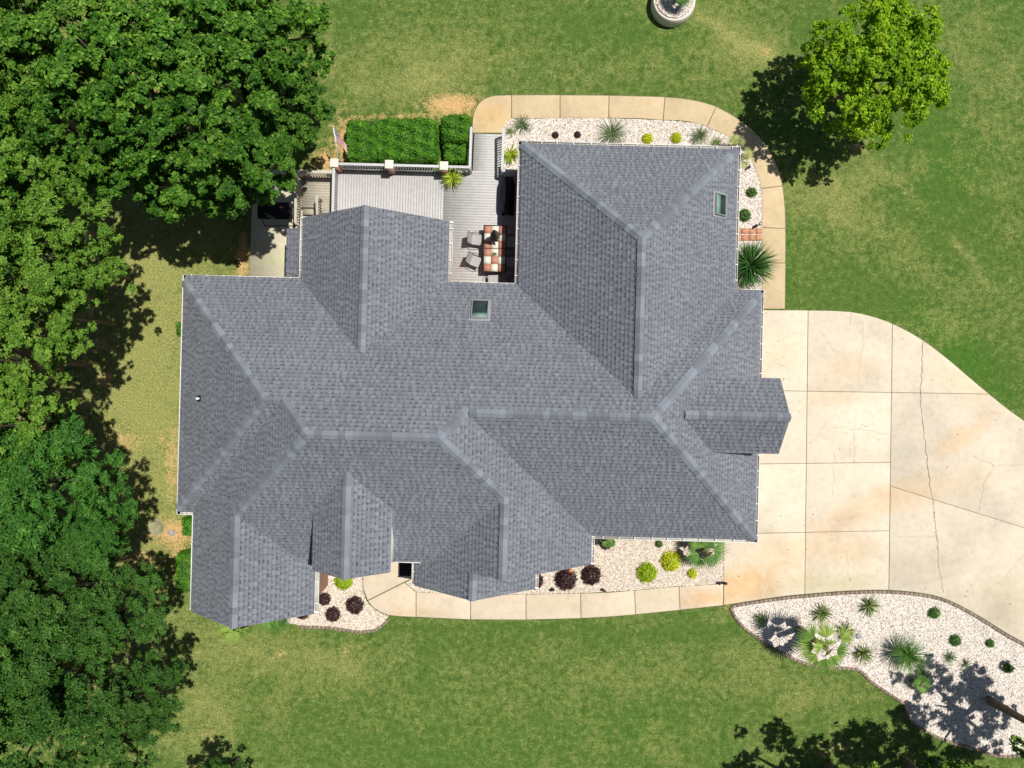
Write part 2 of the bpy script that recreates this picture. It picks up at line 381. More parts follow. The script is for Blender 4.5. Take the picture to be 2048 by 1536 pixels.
# ------------------------------------------------------------------ ground / lawn
def lawn():
    def axis(lo, hi, st):
        c = list(np.arange(lo, hi + 1e-6, st)); return np.array([-600, -250, -120, -70, lo - 10, lo - 3] + c + [hi + 3, hi + 10, 70, 120, 250, 600])
    xs = axis(-29.0, 29.0, 0.22); ys = axis(-22.0, 22.0, 0.22)
    X, Y = np.meshgrid(xs, ys); nx, ny = len(xs), len(ys)
    px = X * 38 + 1024; py = 768 - Y * 38
    def blob(cx, cy, rx, ry, a, ang=0, pw=2):
        c, s = math.cos(R(ang)), math.sin(R(ang)); dx = px - cx; dy = py - cy
        q = ((dx * c + dy * s) / rx) ** 2 + ((-dx * s + dy * c) / ry) ** 2
        return a * np.exp(-q ** (pw / 2) * 0.9)
    dry = np.full(px.shape, 0.18)
    for line in ([(1350, -10), (1400, 30), (1440, 55), (1475, 85), (1510, 95), (1545, 115)], [(1790, 355), (1830, 400), (1870, 445), (1905, 480), (1930, 500), (1960, 545), (1990, 590)]):
        for k in range(len(line) - 1):
            for q in range(6):
                t = q / 6; cx = line[k][0] * (1 - t) + line[k + 1][0] * t + random.uniform(-5, 5); cy = line[k][1] * (1 - t) + line[k + 1][1] * t + random.uniform(-4, 4)
                dry += 0.20 * np.exp(-((px - cx) ** 2 + (py - cy) ** 2) / 90.0)
    for a in [(290, 750, 130, 480, 0.86), (470, 500, 160, 90, 0.25), (800, 130, 200, 60, 0.28), (950, 60, 300, 60, 0.05), (850, 170, 90, 45, 0.35),
              (1470, 60, 60, 90, 0.32, -35), (1530, 100, 40, 30, 0.3), (1640, 400, 130, 60, 0.2, 20), (1750, 470, 200, 50, 0.25, 35), (1900, 640, 120, 50, 0.22, 45),
              (1960, 130, 110, 80, 0.15), (1850, 560, 260, 160, -0.08), (1330, 130, 200, 40, 0.12), (560, 1300, 120, 50, 0.4), (700, 1340, 60, 30, 0.3), (420, 1420, 70, 110, 0.3), (650, 1420, 200, 50, 0.05),
              (1000, 1420, 200, 60, 0.1), (1250, 1330, 200, 40, 0.08), (1500, 1330, 60, 50, 0.25), (1620, 1390, 100, 30, 0.25), (1980, 330, 60, 160, 0.1),
              (1740, 345, 100, 40, 0.35)]: dry += blob(*a)
    for a in [(1850, 260, 70, 70, -0.2), (1880, 430, 110, 60, -0.28, 30), (1960, 720, 60, 90, -0.25, -45), (900, 1480, 220, 90, -0.12), (1200, 60, 130, 40, -0.12),
              (1700, 560, 160, 50, -0.2), (1450, 1260, 250, 12, -0.25, -4), (1640, 60, 60, 60, -0.15), (980, 1260, 250, 12, -0.2), (700, 40, 60, 40, -0.15)]: dry += blob(*a)
    dirt = np.zeros(px.shape)
    for a in [(905, 210, 60, 22, 1.0), (690, 285, 30, 60, 0.75), (650, 320, 30, 25, 0.8), (800, 235, 140, 10, 0.5), (345, 1065, 55, 30, 0.85), (250, 1000, 25, 60, 0.6), (345, 930, 16, 90, 0.6), (355, 1100, 22, 50, 0.65),
              (210, 760, 22, 16, 0.85, -30), (200, 690, 22, 14, 0.7, 20), (240, 880, 50, 26, 0.5), (230, 1060, 26, 40, 0.75), (280, 1120, 40, 26, 0.6), (485, 520, 14, 50, 0.9),
              (320, 880, 26, 16, 0.4), (1715, 296, 16, 14, 0.6), (1536, 100, 14, 10, 0.6), (690, 1302, 32, 10, 0.3, -25), (560, 1310, 30, 12, 0.3), (560, 560, 60, 20, 0.8),
              (250, 170, 260, 230, 0.45), (90, 900, 120, 500, 0.4), (120, 1300, 160, 300, 0.35), (1680, 1500, 120, 30, 0.3), (1460, 1215, 22, 12, 0.4), (420, 1470, 30, 20, 0.3)]: dirt = np.maximum(dirt, blob(*a))
    lush = np.zeros(px.shape)
    for a in [(1900, 330, 80, 120, 0.35), (1920, 700, 40, 140, 0.55, -45), (1570, 480, 14, 140, 0.5), (1900, 50, 200, 60, 0.25), (1560, 240, 60, 20, 0.4, 30), (1350, 60, 300, 60, 0.15), (900, 1500, 300, 60, 0.2), (1250, 1460, 200, 60, 0.2)]: lush = np.maximum(lush, blob(*a))
    Z = 0.03 * np.sin(X * 0.23 + 1) * np.cos(Y * 0.19) * 0 - 0.0
    V = np.stack([X, Y, np.zeros_like(X) + Z], -1).reshape(-1, 3)
    i = np.arange(nx * ny).reshape(ny, nx)
    F = np.stack([i[:-1, :-1], i[:-1, 1:], i[1:, 1:], i[1:, :-1]], -1).reshape(-1, 4)
    me = fast_mesh('lawn', V, F, M['lawn'])
    for nm, A in (('dry', dry), ('dirt', dirt), ('lush', lush)):
        a = me.attributes.new(nm, 'FLOAT', 'POINT'); a.data.foreach_set('value', np.clip(A, 0, 1.3).astype(np.float32).ravel())
    tag(link('lawn', me), 'mown lawn with green and straw coloured patches around the house', None, None, 'structure')
lawn()

# ------------------------------------------------------------------ polygons
def clip(poly, a, b, c):                      # keep a*x+b*y<=c
    out = []
    for i in range(len(poly)):
        p, q = poly[i], poly[(i + 1) % len(poly)]
        dp, dq = a * p[0] + b * p[1] - c, a * q[0] + b * q[1] - c
        if dp <= 0: out.append(p)
        if (dp < 0 < dq) or (dq < 0 < dp):
            t = dp / (dp - dq); out.append(tuple(p[k] + (q[k] - p[k]) * t for k in range(len(p))))
    return out
def px_poly(pts, z=0.0): return [(P(x, y, z).x, P(x, y, z).y) for x, y in pts]
def smooth_poly(pts, n=3, closed=True):
    out = []; m = len(pts)
    for i in range(m if closed else m - 1):
        p0, p1, p2, p3 = (pts[(i - 1) % m] if closed else pts[max(i - 1, 0)]), pts[i], pts[(i + 1) % m], (pts[(i + 2) % m] if closed else pts[min(i + 2, m - 1)])
        for k in range(n):
            t = k / n
            out.append(tuple(0.5 * ((2 * p1[j]) + (-p0[j] + p2[j]) * t + (2 * p0[j] - 5 * p1[j] + 4 * p2[j] - p3[j]) * t * t + (-p0[j] + 3 * p1[j] - 3 * p2[j] + p3[j]) * t ** 3) for j in (0, 1)))
    if not closed: out.append(pts[-1])
    return out
def strip(pts, wd, z0, z1, mb, t=0.5):
    for i in range(len(pts) - 1):
        a, b = Vector((*pts[i], 0)), Vector((*pts[i + 1], 0))
        if (b - a).length < 1e-4: continue
        mb.beam((a.x, a.y, (z0 + z1) / 2), (b.x, b.y, (z0 + z1) / 2), wd, z1 - z0, t)

# driveway
edge_out = smooth_poly([(1620, 621), (1700, 624), (1760, 638), (1810, 660), (1850, 684), (1890, 714), (1930, 748), (1975, 786), (2020, 822), (2048, 842), (2120, 900), (2200, 960)], 3, False)
edge_in = smooth_poly([(2200, 1372), (2120, 1325), (2048, 1285), (2010, 1264), (1960, 1233), (1900, 1201), (1850, 1187), (1780, 1180), (1700, 1181), (1620, 1187), (1560, 1193), (1480, 1205), (1448, 1210)], 3, False)
drive_px = [(1452, 620)] + edge_out + edge_in + [(1448, 1060), (1452, 1060)]
mb = MB(); mb.poly(px_poly(drive_px), 0.004, 0.035)
drive = tag(mb.build('driveway', M['subbase']), None, None, None, 'structure')
def lineabc(p, q, side, gap):                 # keep side ('l' = smaller side of normal)
    (x1, y1), (x2, y2) = p, q; a, b = (y2 - y1), -(x2 - x1); s = math.hypot(a, b); a, b = a / s, b / s; c = a * x1 + b * y1
    return (a, b, c - gap) if side < 0 else (-a, -b, -c - gap)
V1 = ((1617, 560), (1609, 1240)); V2 = ((1786, 560), (1777, 1240))
H1 = ((1400, 779), (2100, 790)); H2 = ((1400, 929.5), (1800, 924.5)); H3 = ((1400, 1069), (1800, 1061)); DG = ((1700, 947), (2200, 1103))
g = 0.5
def cell(lines): 
    q = list(drive_px)
    for ln, s in lines: q = clip(q, *lineabc(*ln, s, g)) if q else q
    return q
# normals: vertical line top->bottom a=+,b~0 => side -1 keeps left ; horizontal left->right: a~0,b=-  => side -1 keeps below
cells = []
for cs in ([(V1, -1)], [(V1, 1), (V2, -1)]):
    for rs in ([(H1, 1)], [(H1, -1), (H2, 1)], [(H2, -1), (H3, 1)], [(H3, -1)]): cells.append(cs + rs)
cells += [[(V2, 1), (H1, 1)], [(V2, 1), (H1, -1), (DG, 1)], [(V2, 1), (DG, -1)]]
for c in cells:
    q = cell(c)
    if len(q) > 2:
        m_ = MB(); m_.poly(px_poly(q, 0.07), 0.02, 0.07 + random.uniform(-.003, .003)); bevelled(m_.build('slab', M['drive'], drive), 0.012, 2)
def crack(pts, wd, mat, z=0.0745, jag=1.6):
    out = []
    for i in range(len(pts) - 1):
        a, b = pts[i], pts[i + 1]; n = max(2, int(math.dist(a, b) / 5))
        for k in range(n):
            t = k / n; out.append((a[0] + (b[0] - a[0]) * t + random.uniform(-jag, jag), a[1] + (b[1] - a[1]) * t + random.uniform(-jag, jag)))
    out.append(pts[-1]); m_ = MB(); w_ = []
    pl = [Vector(P(x, y, z)) for x, y in out]; L_ = []; R_ = []
    for i, p in enumerate(pl):
        d = (pl[min(i + 1, len(pl) - 1)] - pl[max(i - 1, 0)]).normalized(); s = Vector((-d.y, d.x, 0)) * wd * random.uniform(0.35, 1.0) / 2
        L_.append(p + s); R_.append(p - s)
    for i in range(len(pl) - 1): m_.quad(L_[i], R_[i], R_[i + 1], L_[i + 1])
    return m_.build('crack', mat, drive)
crack([(1846, 683), (1844, 735), (1841, 786), (1843, 830), (1850, 882), (1856, 940), (1862, 985), (1866, 1000), (1869, 1040), (1875, 1085), (1876, 1120), (1883, 1165), (1886, 1185)], 0.048, M['crack'])
for c in [[(1725, 640), (1726, 690), (1722, 720), (1715, 752)], [(1640, 857), (1680, 855), (1710, 858), (1740, 862), (1778, 868)], [(1708, 858), (1710, 925)], [(1716, 858), (1728, 848)],
          [(1945, 912), (1970, 922), (1990, 930), (2020, 932), (2048, 928), (2100, 930)], [(1988, 930), (1970, 965), (1960, 1010), (1958, 1025)], [(1790, 1073), (1830, 1073), (1875, 1072)],
          [(1695, 1100), (1695, 1130), (1698, 1165)], [(2100, 1050), (2048, 1110), (2010, 1155), (1975, 1180), (1962, 1200)], [(1703, 625), (1702, 650)], [(1540, 705), (1552, 725), (1570, 735)], [(1640, 660), (1665, 700), (1690, 712)], [(1668, 905), (1672, 925)], [(1668, 930), (1667, 990)]]:
    crack(c, 0.026, M['crack_soft'], 0.0742, 2.0)

# walkways
def walk(name, slabs, mat, kind='structure'):
    allp = [p for s in slabs for p in s]
    w_ = MB()
    for s in slabs:
        cx = sum(p[0] for p in s) / len(s); cy = sum(p[1] for p in s) / len(s)
        pass
    base = None
    for i, s in enumerate(slabs):
        w_.poly(px_poly(s), 0.004 + 0.0002 * i, 0.03 + 0.0004 * i)
    base = tag(w_.build(name, M['subbase']), None, None, None, kind)
    for s in slabs:
        c = Vector((sum(p[0] for p in s) / len(s), sum(p[1] for p in s) / len(s)))
        q = []
        for p in s:
            d = Vector(p) - c; q.append(tuple(c + d * (1 - 0.8 / max(d.length, 8))))
        m_ = MB(); m_.poly(px_poly(q, 0.055), 0.02, 0.055 + random.uniform(-.003, .003)); bevelled(m_.build('slab', mat, base), 0.01, 2)
    return base
pairs = [((1023, 190), (1023, 237), 1), ((1120, 190), (1120, 236), 1), ((1218, 191), (1217, 236), 1), ((1275, 192), (1273, 237), 0), ((1330, 194), (1326, 240), 1), ((1365, 197), (1355, 241), 0), ((1400, 203), (1385, 245), 0),
         ((1432, 213), (1414, 253), 1), ((1470, 234), (1446, 267), 0), ((1508, 263), (1478, 287), 0), ((1536, 296), (1500, 315), 0), ((1554, 332), (1514, 345), 0), ((1565, 372), (1523, 377), 1), ((1570, 415), (1524, 416), 0), ((1571, 457), (1524, 455), 1), ((1571, 526), (1524, 525), 1), ((1570, 618), (1524, 618), 1)]
slabs = [smooth_poly([(945, 266), (945, 240), (949, 222), (958, 206), (972, 196), (990, 191)], 3, False) + [(1023, 190), (1023, 238), (1012, 246), (1007, 266)]]
cur = [pairs[0]]
for p in pairs[1:]:
    cur.append(p)
    if p[2]:
        o_ = smooth_poly([q[0] for q in cur], 3, False) if len(cur) > 2 else [q[0] for q in cur]
        i_ = smooth_poly([q[1] for q in cur], 3, False) if len(cur) > 2 else [q[1] for q in cur]
        slabs.append(o_ + i_[::-1]); cur = [p]
walk('back_path', slabs, M['walk_back'])
walk('front_path', [
    [(724, 1060), (835, 1060), (835, 1152), (809, 1164), (735, 1201), (726, 1178)],
    [(735, 1202), (809, 1165), (832, 1184), (832, 1234), (800, 1233), (778, 1231), (762, 1225), (745, 1214)],
    [(832, 1184), (941, 1190), (941, 1239), (832, 1234)], [(941, 1190), (1052, 1189), (1052, 1239.5), (941, 1239)], [(1052, 1189), (1161, 1187), (1162, 1236.5), (1052, 1239.5)],
    [(1161, 1187), (1215, 1185), (1269, 1181), (1271, 1229), (1215, 1234), (1162, 1236.5)], [(1269, 1181), (1358, 1173), (1360, 1220), (1271, 1229)], [(1358, 1173), (1447, 1168), (1447, 1210.5), (1360, 1220)]], M['walk_front'])
m_ = MB(); m_.poly(px_poly([(507, 340), (690, 340), (690, 640), (497, 640)]), 0.004, 0.05); tag(m_.build('patio', M['patio']), None, None, None, 'structure')

# ------------------------------------------------------------------ gravel beds (geometry nodes pebbles)
def gravel(name, pts, mat, dens, size, seed, z=0.02, label=None):
    import bmesh
    bm = bmesh.new()
    f = bm.faces.new([bm.verts.new((x, y, z)) for x, y in pts]); bm.normal_update()
    if f.normal.z < 0: f.normal_flip()
    bmesh.ops.triangulate(bm, faces=[f])
    me = bpy.data.meshes.new(name); bm.to_mesh(me); bm.free(); me.materials.append(M['bedding'])
    o = link(name, me); tag(o, label, 'gravel', None, 'stuff')
    me.materials.append(mat)
    ng = bpy.data.node_groups.new('pebbles', 'GeometryNodeTree')
    ng.interface.new_socket('Geometry', in_out='INPUT', socket_type='NodeSocketGeometry')
    ng.interface.new_socket('Geometry', in_out='OUTPUT', socket_type='NodeSocketGeometry')
    N = ng.nodes; K = ng.links
    gi = N.new('NodeGroupInput'); go = N.new('NodeGroupOutput'); dp = N.new('GeometryNodeDistributePointsOnFaces'); dp.inputs['Density'].default_value = dens; dp.inputs['Seed'].default_value = seed
    io = N.new('GeometryNodeInstanceOnPoints'); rv = N.new('FunctionNodeRandomValue'); rv.data_type = 'FLOAT_VECTOR'; rv.inputs[1].default_value = (0.5, 0.5, 6.28)
    rs = N.new('FunctionNodeRandomValue'); rs.data_type = 'FLOAT'; rs.inputs[2].default_value = size * 0.55; rs.inputs[3].default_value = size * 1.35
    jn = N.new('GeometryNodeJoinGeometry')
    # the pebble itself, built inside the tree so that no helper object stays in the scene
    ico = N.new('GeometryNodeMeshIcoSphere'); ico.inputs['Subdivisions'].default_value = 1
    tf = N.new('GeometryNodeTransform'); tf.inputs['Scale'].default_value = (1.25, 0.95, 0.65); K.new(ico.outputs[0], tf.inputs['Geometry'])
    sm = N.new('GeometryNodeSetMaterial'); sm.inputs['Material'].default_value = mat; K.new(tf.outputs[0], sm.inputs[0])
    K.new(gi.outputs[0], dp.inputs[0]); K.new(dp.outputs['Points'], io.inputs['Points']); K.new(sm.outputs[0], io.inputs['Instance'])
    K.new(rv.outputs[0], io.inputs['Rotation']); K.new(rs.outputs[1], io.inputs['Scale'])
    K.new(gi.outputs[0], jn.inputs[0]); K.new(io.outputs[0], jn.inputs[0]); K.new(jn.outputs[0], go.inputs[0])
    md = o.modifiers.new('pebbles', 'NODES'); md.node_group = ng
    return o
island_top = smooth_poly([(1463, 1214), (1480, 1209), (1560, 1197), (1620, 1191), (1700, 1185), (1780, 1184), (1850, 1191), (1900, 1205), (1960, 1238), (2010, 1269), (2048, 1290), (2120, 1330)], 3, False)
island_bot = smooth_poly([(2120, 1480), (2060, 1500), (2028, 1511), (1990, 1510), (1946, 1496), (1887, 1479), (1835, 1452), (1814, 1429), (1808, 1408), (1770, 1382), (1741, 1362), (1712, 1338), (1653, 1335), (1609, 1326), (1559, 1303), (1515, 1275), (1486, 1253), (1470, 1233), (1461, 1214)], 3, False)
gravel('island_gravel', px_poly(island_top + island_bot), M['stone_white'], 850, 0.029, 3, label='white pebbles filling the curved island bed beside the driveway')
back_bed = [(1008, 345), (1008, 250), (1014, 243), (1024, 238)] + smooth_poly([(1024, 238), (1120, 237), (1217, 237), (1326, 241), (1385, 246), (1414, 254), (1446, 268), (1478, 288), (1500, 316), (1514, 346), (1523, 378), (1524, 416)], 3, False) + [(1524, 455), (1524, 615), (1420, 615), (1420, 345)]
gravel('back_gravel', px_poly(back_bed), M['stone_white'], 760, 0.029, 5, label='white pebbles between the back wall and the curved walk')
gravel('front_gravel', px_poly([(840, 1040), (1447, 1030), (1447, 1167), (1358, 1172), (1269, 1180), (1161, 1186), (1052, 1188), (941, 1189), (833, 1183), (811, 1166), (825, 1157)]), M['stone_tan'], 740, 0.029, 8, label='tan pebbles between the garage front and the front walk')
left_bed = [(560, 1090), (723, 1090), (725, 1178), (733, 1203), (745, 1215), (762, 1226), (777, 1232), (765, 1247), (748, 1258), (722, 1261), (690, 1257), (655, 1252), (600, 1250), (560, 1243)]
gravel('corner_gravel', px_poly(left_bed), M['stone_tan'], 760, 0.029, 9, label='tan pebbles in the small bed left of the porch walk')

def edging(pts, label, size=0.24, wd=0.15, hh=0.09, n_lab='garden_edging'):
    t = thing(n_lab, label, 'edging')
    P3 = [Vector(P(x, y)) for x, y in pts]; acc = 0; me = None
    d = [0]; [d.append(d[-1] + (P3[i + 1] - P3[i]).length) for i in range(len(P3) - 1)]
    m_ = MB(); m_.box(-size / 2 + .008, size / 2 - .008, -wd / 2, wd / 2, 0, hh); me = m_.mesh('edging_block', M['edge_brick'])
    s = 0
    while s < d[-1] - size:
        i = max(k for k in range(len(d)) if d[k] <= s + size / 2); i = min(i, len(P3) - 2)
        a = P3[i]; b = P3[i + 1]; dr = (b - a).normalized(); p = a + dr * (s + size / 2 - d[i])
        o = link('edging_block', me, t, (p.x, p.y, random.uniform(-.008, .008)), math.atan2(dr.y, dr.x) + random.uniform(-.05, .05)); s += size
edging(island_top, 'brown block edging along the driveway side of the island bed')
edging(island_bot[::-1], 'brown block edging along the lawn side of the island bed')
edging([(600, 1253), (655, 1255), (690, 1260), (722, 1264), (748, 1261), (767, 1249), (779, 1235)], 'short curved block edging left of the porch walk', 0.22, 0.13)

# ------------------------------------------------------------------ house
TH = R(1.5); PITCH = 0.75
house = thing('house', 'large single storey house with a grey shingled hip and gable roof', 'house', (0, 0, 0), -TH)
def uv(p): return (p.x * math.cos(TH) - p.y * math.sin(TH), p.x * math.sin(TH) + p.y * math.cos(TH))
def UV(px, py, z): return uv(P(px, py, z))
NEv = 4.78
class Vol:
    def __init__(s, name, u0, u1, v0, v1, planes): s.n = name; s.r = (u0, u1, v0, v1); s.p = planes
    def h(s, u, v):
        u0, u1, v0, v1 = s.r
        if not (u0 - 1e-6 <= u <= u1 + 1e-6 and v0 - 1e-6 <= v <= v1 + 1e-6): return -9
        return min(a * u + b * v + c for a, b, c in s.p)
    def faces(s):
        u0, u1, v0, v1 = s.r; out = []
        for i, (a, b, c) in enumerate(s.p):
            q = [(u0, v0), (u1, v0), (u1, v1), (u0, v1)]
            for j, (a2, b2, c2) in enumerate(s.p):
                if i != j and q: q = clip(q, a - a2, b - b2, c2 - c)
            q2 = []
            for p in q:
                if not q2 or math.dist(p, q2[-1]) > 1e-5: q2.append(p)
            if len(q2) > 2: out.append((i, q2))
        return out
def N_(v1, e=3.3): return (0, -PITCH, e + PITCH * v1)
def S_(v0, e=3.3): return (0, PITCH, e - PITCH * v0)
def E_(u1, e=3.3): return (-PITCH, 0, e + PITCH * u1)
def W_(u0, e=3.3): return (PITCH, 0, e - PITCH * u0)
o = 0.17   # roof edge stands this far inside the gutter lip
vols = [
    Vol('B', -15.2 + o, 4.17 - o, -8.5, NEv, [N_(NEv), S_(-9.3), W_(-15.32), E_(4.17 - .05)]),
    Vol('A', -1.75, 12.0 - o, -7.33 + o, NEv, [N_(NEv), S_(-7.33 + .05), E_(12.0 - .05)]),
    Vol('D', -15.96 + o, -8.9, -6.70 + o, NEv, [N_(NEv), S_(-6.70 + .05), W_(-16.08)]),
    Vol('C', 0.0 + o, 10.7 - o, -0.75, 11.70 - o, [N_(11.70 - .05), W_(0.05), E_(10.7 - .05)]),
    Vol('G', -15.2 + o, -9.03 - o, -11.25, -5.6, [W_(-15.32), E_(-9.08)]),
    Vol('F', -4.58 + o, 4.17 - o, -8.55, -4.3, [W_(-4.53), E_(4.12)]),
    Vol('P', -4.58 + o, 1.52 - o, -9.78, -8.54, [W_(-4.53), E_(1.47)]),
    Vol('H', -10.38 + o, -3.03 - o, 0.9, 7.72, [W_(-10.33), E_(-3.08)]),
    Vol('K', -8.60, -5.17, -8.46, -3.6, [W_(-8.60, 6.05), E_(-5.17, 6.05)]),
    Vol('M', 6.9, 12.05, -1.13 - 1.69, -1.13 + 1.69, [N_(-1.13 + 1.69, 5.5), S_(-1.13 - 1.69, 5.5)]),
]
roof_mb = MB()
for vi, V_ in enumerate(vols):
    u0, u1, v0, v1 = V_.r; e = {'K': 6.05, 'M': 5.5}.get(V_.n, 3.3) - 0.17 - 0.003 * vi
    for i, q in V_.faces():
        a, b, c = V_.p[i]
        roof_mb.quad(*[(p[0], p[1], a * p[0] + b * p[1] + c - 0.004 * (vi + 1)) for p in q], t=0.3)
    # skirt: vertical faces round the footprint from soffit to roof surface
    cs = [(u0, v0), (u1, v0), (u1, v1), (u0, v1)]
    for k in range(4):
        p, q = cs[k], cs[(k + 1) % 4]; n = 2
        mid = []
        ts = sorted({0.0, 1.0} | {t for i1 in range(len(V_.p)) for i2 in range(i1) for t in [(lambda A, B: (A[0] / (A[0] - B[0])) if abs(A[0] - B[0]) > 1e-9 else -1)(
            [(V_.p[i1][0] - V_.p[i2][0]) * p[0] + (V_.p[i1][1] - V_.p[i2][1]) * p[1] + V_.p[i1][2] - V_.p[i2][2]], [(V_.p[i1][0] - V_.p[i2][0]) * q[0] + (V_.p[i1][1] - V_.p[i2][1]) * q[1] + V_.p[i1][2] - V_.p[i2][2]])] if 0 < t < 1})
        pts = [(p[0] + (q[0] - p[0]) * t, p[1] + (q[1] - p[1]) * t) for t in ts]
        top = [(x, y, V_.h(x, y) - 0.004 * (vi + 1)) for x, y in pts]
        roof_mb.quad((*p, e), (*q, e), *top[::-1], t=0.3)
    roof_mb.quad(*[(*c_, e) for c_ in cs[::-1]], t=0.3)
roof = roof_mb.build('roof', M['shingle'], house)
roof.data.materials.append(M['siding'])
for p_ in roof.data.polygons:
    if abs(p_.normal.z) < 0.3 or p_.normal.z < -0.9: p_.material_index = 1

def buried(u, v, z, me_):
    for j, V_ in enumerate(vols):
        if j == me_: continue
        if V_.n in 'KM': continue
        hh = V_.h(u, v)
        if hh > z + 0.16: return True
        if j < me_ and all(abs(V_.h(u + du, v + dv) - vols[me_].h(u + du, v + dv)) < 0.004 for du in (-.16, .16) for dv in (-.16, .16)): return True
    return False

EXP = 0.205
SV, SF, ST = [], [], []
def sh_face(vi, a, b, c, poly, rng):
    g2 = math.hypot(a, b); L_ = math.sqrt(1 + g2 * g2)
    up = Vector((a / g2, b / g2, g2)).normalized(); ea = Vector((b / g2, -a / g2, 0)); nrm = Vector((-a, -b, 1)).normalized()
    if nrm.z < 0: nrm = -nrm
    O = Vector((poly[0][0], poly[0][1], a * poly[0][0] + b * poly[0][1] + c))
    # put origin at the lowest level so that coplanar faces share the same courses
    zl = {'K': 6.05, 'M': 5.5}.get(vols[vi].n, 3.3)
    O = O + up * ((zl - O.z) / up.z); O = O - ea * (O.dot(ea))
    pl = []
    for p in poly:
        w3 = Vector((p[0], p[1], a * p[0] + b * p[1] + c)) - O; pl.append((w3.dot(ea), w3.dot(up)))
    ar = sum(pl[i][0] * pl[(i + 1) % len(pl)][1] - pl[(i + 1) % len(pl)][0] * pl[i][1] for i in range(len(pl)))
    if ar < 0: pl = pl[::-1]
    hp = []
    for i in range(len(pl)):
        p, q = pl[i], pl[(i + 1) % len(pl)]; dx, dy = q[0] - p[0], q[1] - p[1]; s = math.hypot(dx, dy)
        if s > 1e-6: hp.append((dy / s, -dx / s, (dy * p[0] - dx * p[1]) / s))
    bmin = min(p[1] for p in pl); bmax = max(p[1] for p in pl)
    def put(x0, x1, y0, y1, h0, h1, t, j0, butt=0.0):
        q = [(x0, y0), (x1, y0), (x1, y1), (x0, y1)]
        if any(A * X + B * Y > C + 1e-9 for A, B, C in hp for X, Y in q):
            for A, B, C in hp:
                q = clip(q, A, B, C)
                if len(q) < 3: return
        def w3(p, dh=0): 
            f = (p[1] - y0) / max(y1 - y0, 1e-6); return tuple(O + ea * p[0] + up * p[1] + nrm * (h0 + (h1 - h0) * f + dh - 0.0009 * vi))
        n = len(SV); SV.extend(w3(p) for p in q); ST.extend([t] * len(q)); SF.append(tuple(range(n, n + len(q))))
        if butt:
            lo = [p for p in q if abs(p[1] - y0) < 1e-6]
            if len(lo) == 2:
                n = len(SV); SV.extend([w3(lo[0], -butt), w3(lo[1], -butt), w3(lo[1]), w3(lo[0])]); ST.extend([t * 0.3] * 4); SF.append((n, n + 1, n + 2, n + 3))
    j = int(math.floor(bmin / EXP + 1e-4))
    while j * EXP < bmax:
        y0, y1 = j * EXP, (j + 1) * EXP
        s = clip(clip(list(pl), 0, -1, -y0), 0, 1, y1)
        if len(s) < 3: j += 1; continue
        x0, x1 = min(p[0] for p in s), max(p[0] for p in s); x = x0 - rng.uniform(0, 0.3); tooth = rng.random() < .5
        rowt = rng.uniform(-0.03, 0.03)
        while x < x1:
            wd = rng.choice([0.10, 0.14, 0.17, 0.22]) if tooth else rng.choice([0.07, 0.10, 0.13, 0.18])
            wd *= rng.uniform(0.9, 1.1)
            xa, xb = max(x, x0), min(x + wd, x1)
            if xb - xa > 0.01:
                cp = O + ea * (xa + xb) / 2 + up * min((y0 + y1) / 2, bmax)
                if not buried(cp.x, cp.y, cp.z, vi):
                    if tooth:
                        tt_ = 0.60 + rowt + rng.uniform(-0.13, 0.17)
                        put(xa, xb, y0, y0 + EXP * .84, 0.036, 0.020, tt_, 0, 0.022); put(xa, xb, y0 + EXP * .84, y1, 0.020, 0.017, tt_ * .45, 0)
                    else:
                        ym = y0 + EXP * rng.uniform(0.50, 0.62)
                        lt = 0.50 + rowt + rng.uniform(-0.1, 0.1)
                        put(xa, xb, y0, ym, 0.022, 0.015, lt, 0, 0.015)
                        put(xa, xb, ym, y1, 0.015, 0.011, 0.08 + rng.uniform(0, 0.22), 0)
            x += wd; tooth = not tooth
        j += 1
rng = random.Random(5); edges = []
for vi, V_ in enumerate(vols):
    fs = V_.faces()
    for i, q in fs:
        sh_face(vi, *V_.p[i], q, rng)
        a, b, c = V_.p[i]
        for k in range(len(q)):
            p1, p2 = q[k], q[(k + 1) % len(q)]
            if math.dist(p1, p2) < 0.05: continue
            for jx in range(i + 1, len(V_.p)):
                a2, b2, c2 = V_.p[jx]
                if all(abs((a - a2) * p[0] + (b - b2) * p[1] + c - c2) < 1e-4 for p in (p1, p2)):
                    edges.append((vi, i, jx, p1, p2))
# little side roof left of the back gable
lean = MB(); lean.box(-11.25, -10.2, 4.9, 7.32, 2.15, 2.3, 0.3)
side_plane = (0.45, 0, 2.42 + 0.45 * 11.28)
vols_keep = vols; vols = [Vol('L', -11.28, -10.15, 4.85, 7.35, [side_plane])]
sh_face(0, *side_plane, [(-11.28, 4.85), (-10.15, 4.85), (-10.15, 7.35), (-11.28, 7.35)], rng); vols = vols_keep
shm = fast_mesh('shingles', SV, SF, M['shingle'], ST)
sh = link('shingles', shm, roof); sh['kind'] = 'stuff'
print('shingle faces', len(SF))
sr = MB(); sr.quad((-11.28, 4.85, 2.38), (-10.15, 4.85, 2.89), (-10.15, 7.35, 2.89), (-11.28, 7.35, 2.38), t=.3); sr.quad((-11.28, 4.85, 2.2), (-11.28, 4.85, 2.38), (-11.28, 7.35, 2.38), (-11.28, 7.35, 2.2), t=.3)
sr.quad((-11.28, 7.35, 2.2), (-11.28, 7.35, 2.38), (-10.15, 7.35, 2.89), (-10.15, 7.35, 2.2), t=.3); sr.box(-11.0, -10.1, 4.9, 7.0, 0, 2.3)
sr.build('side_bay', M['siding'], house)

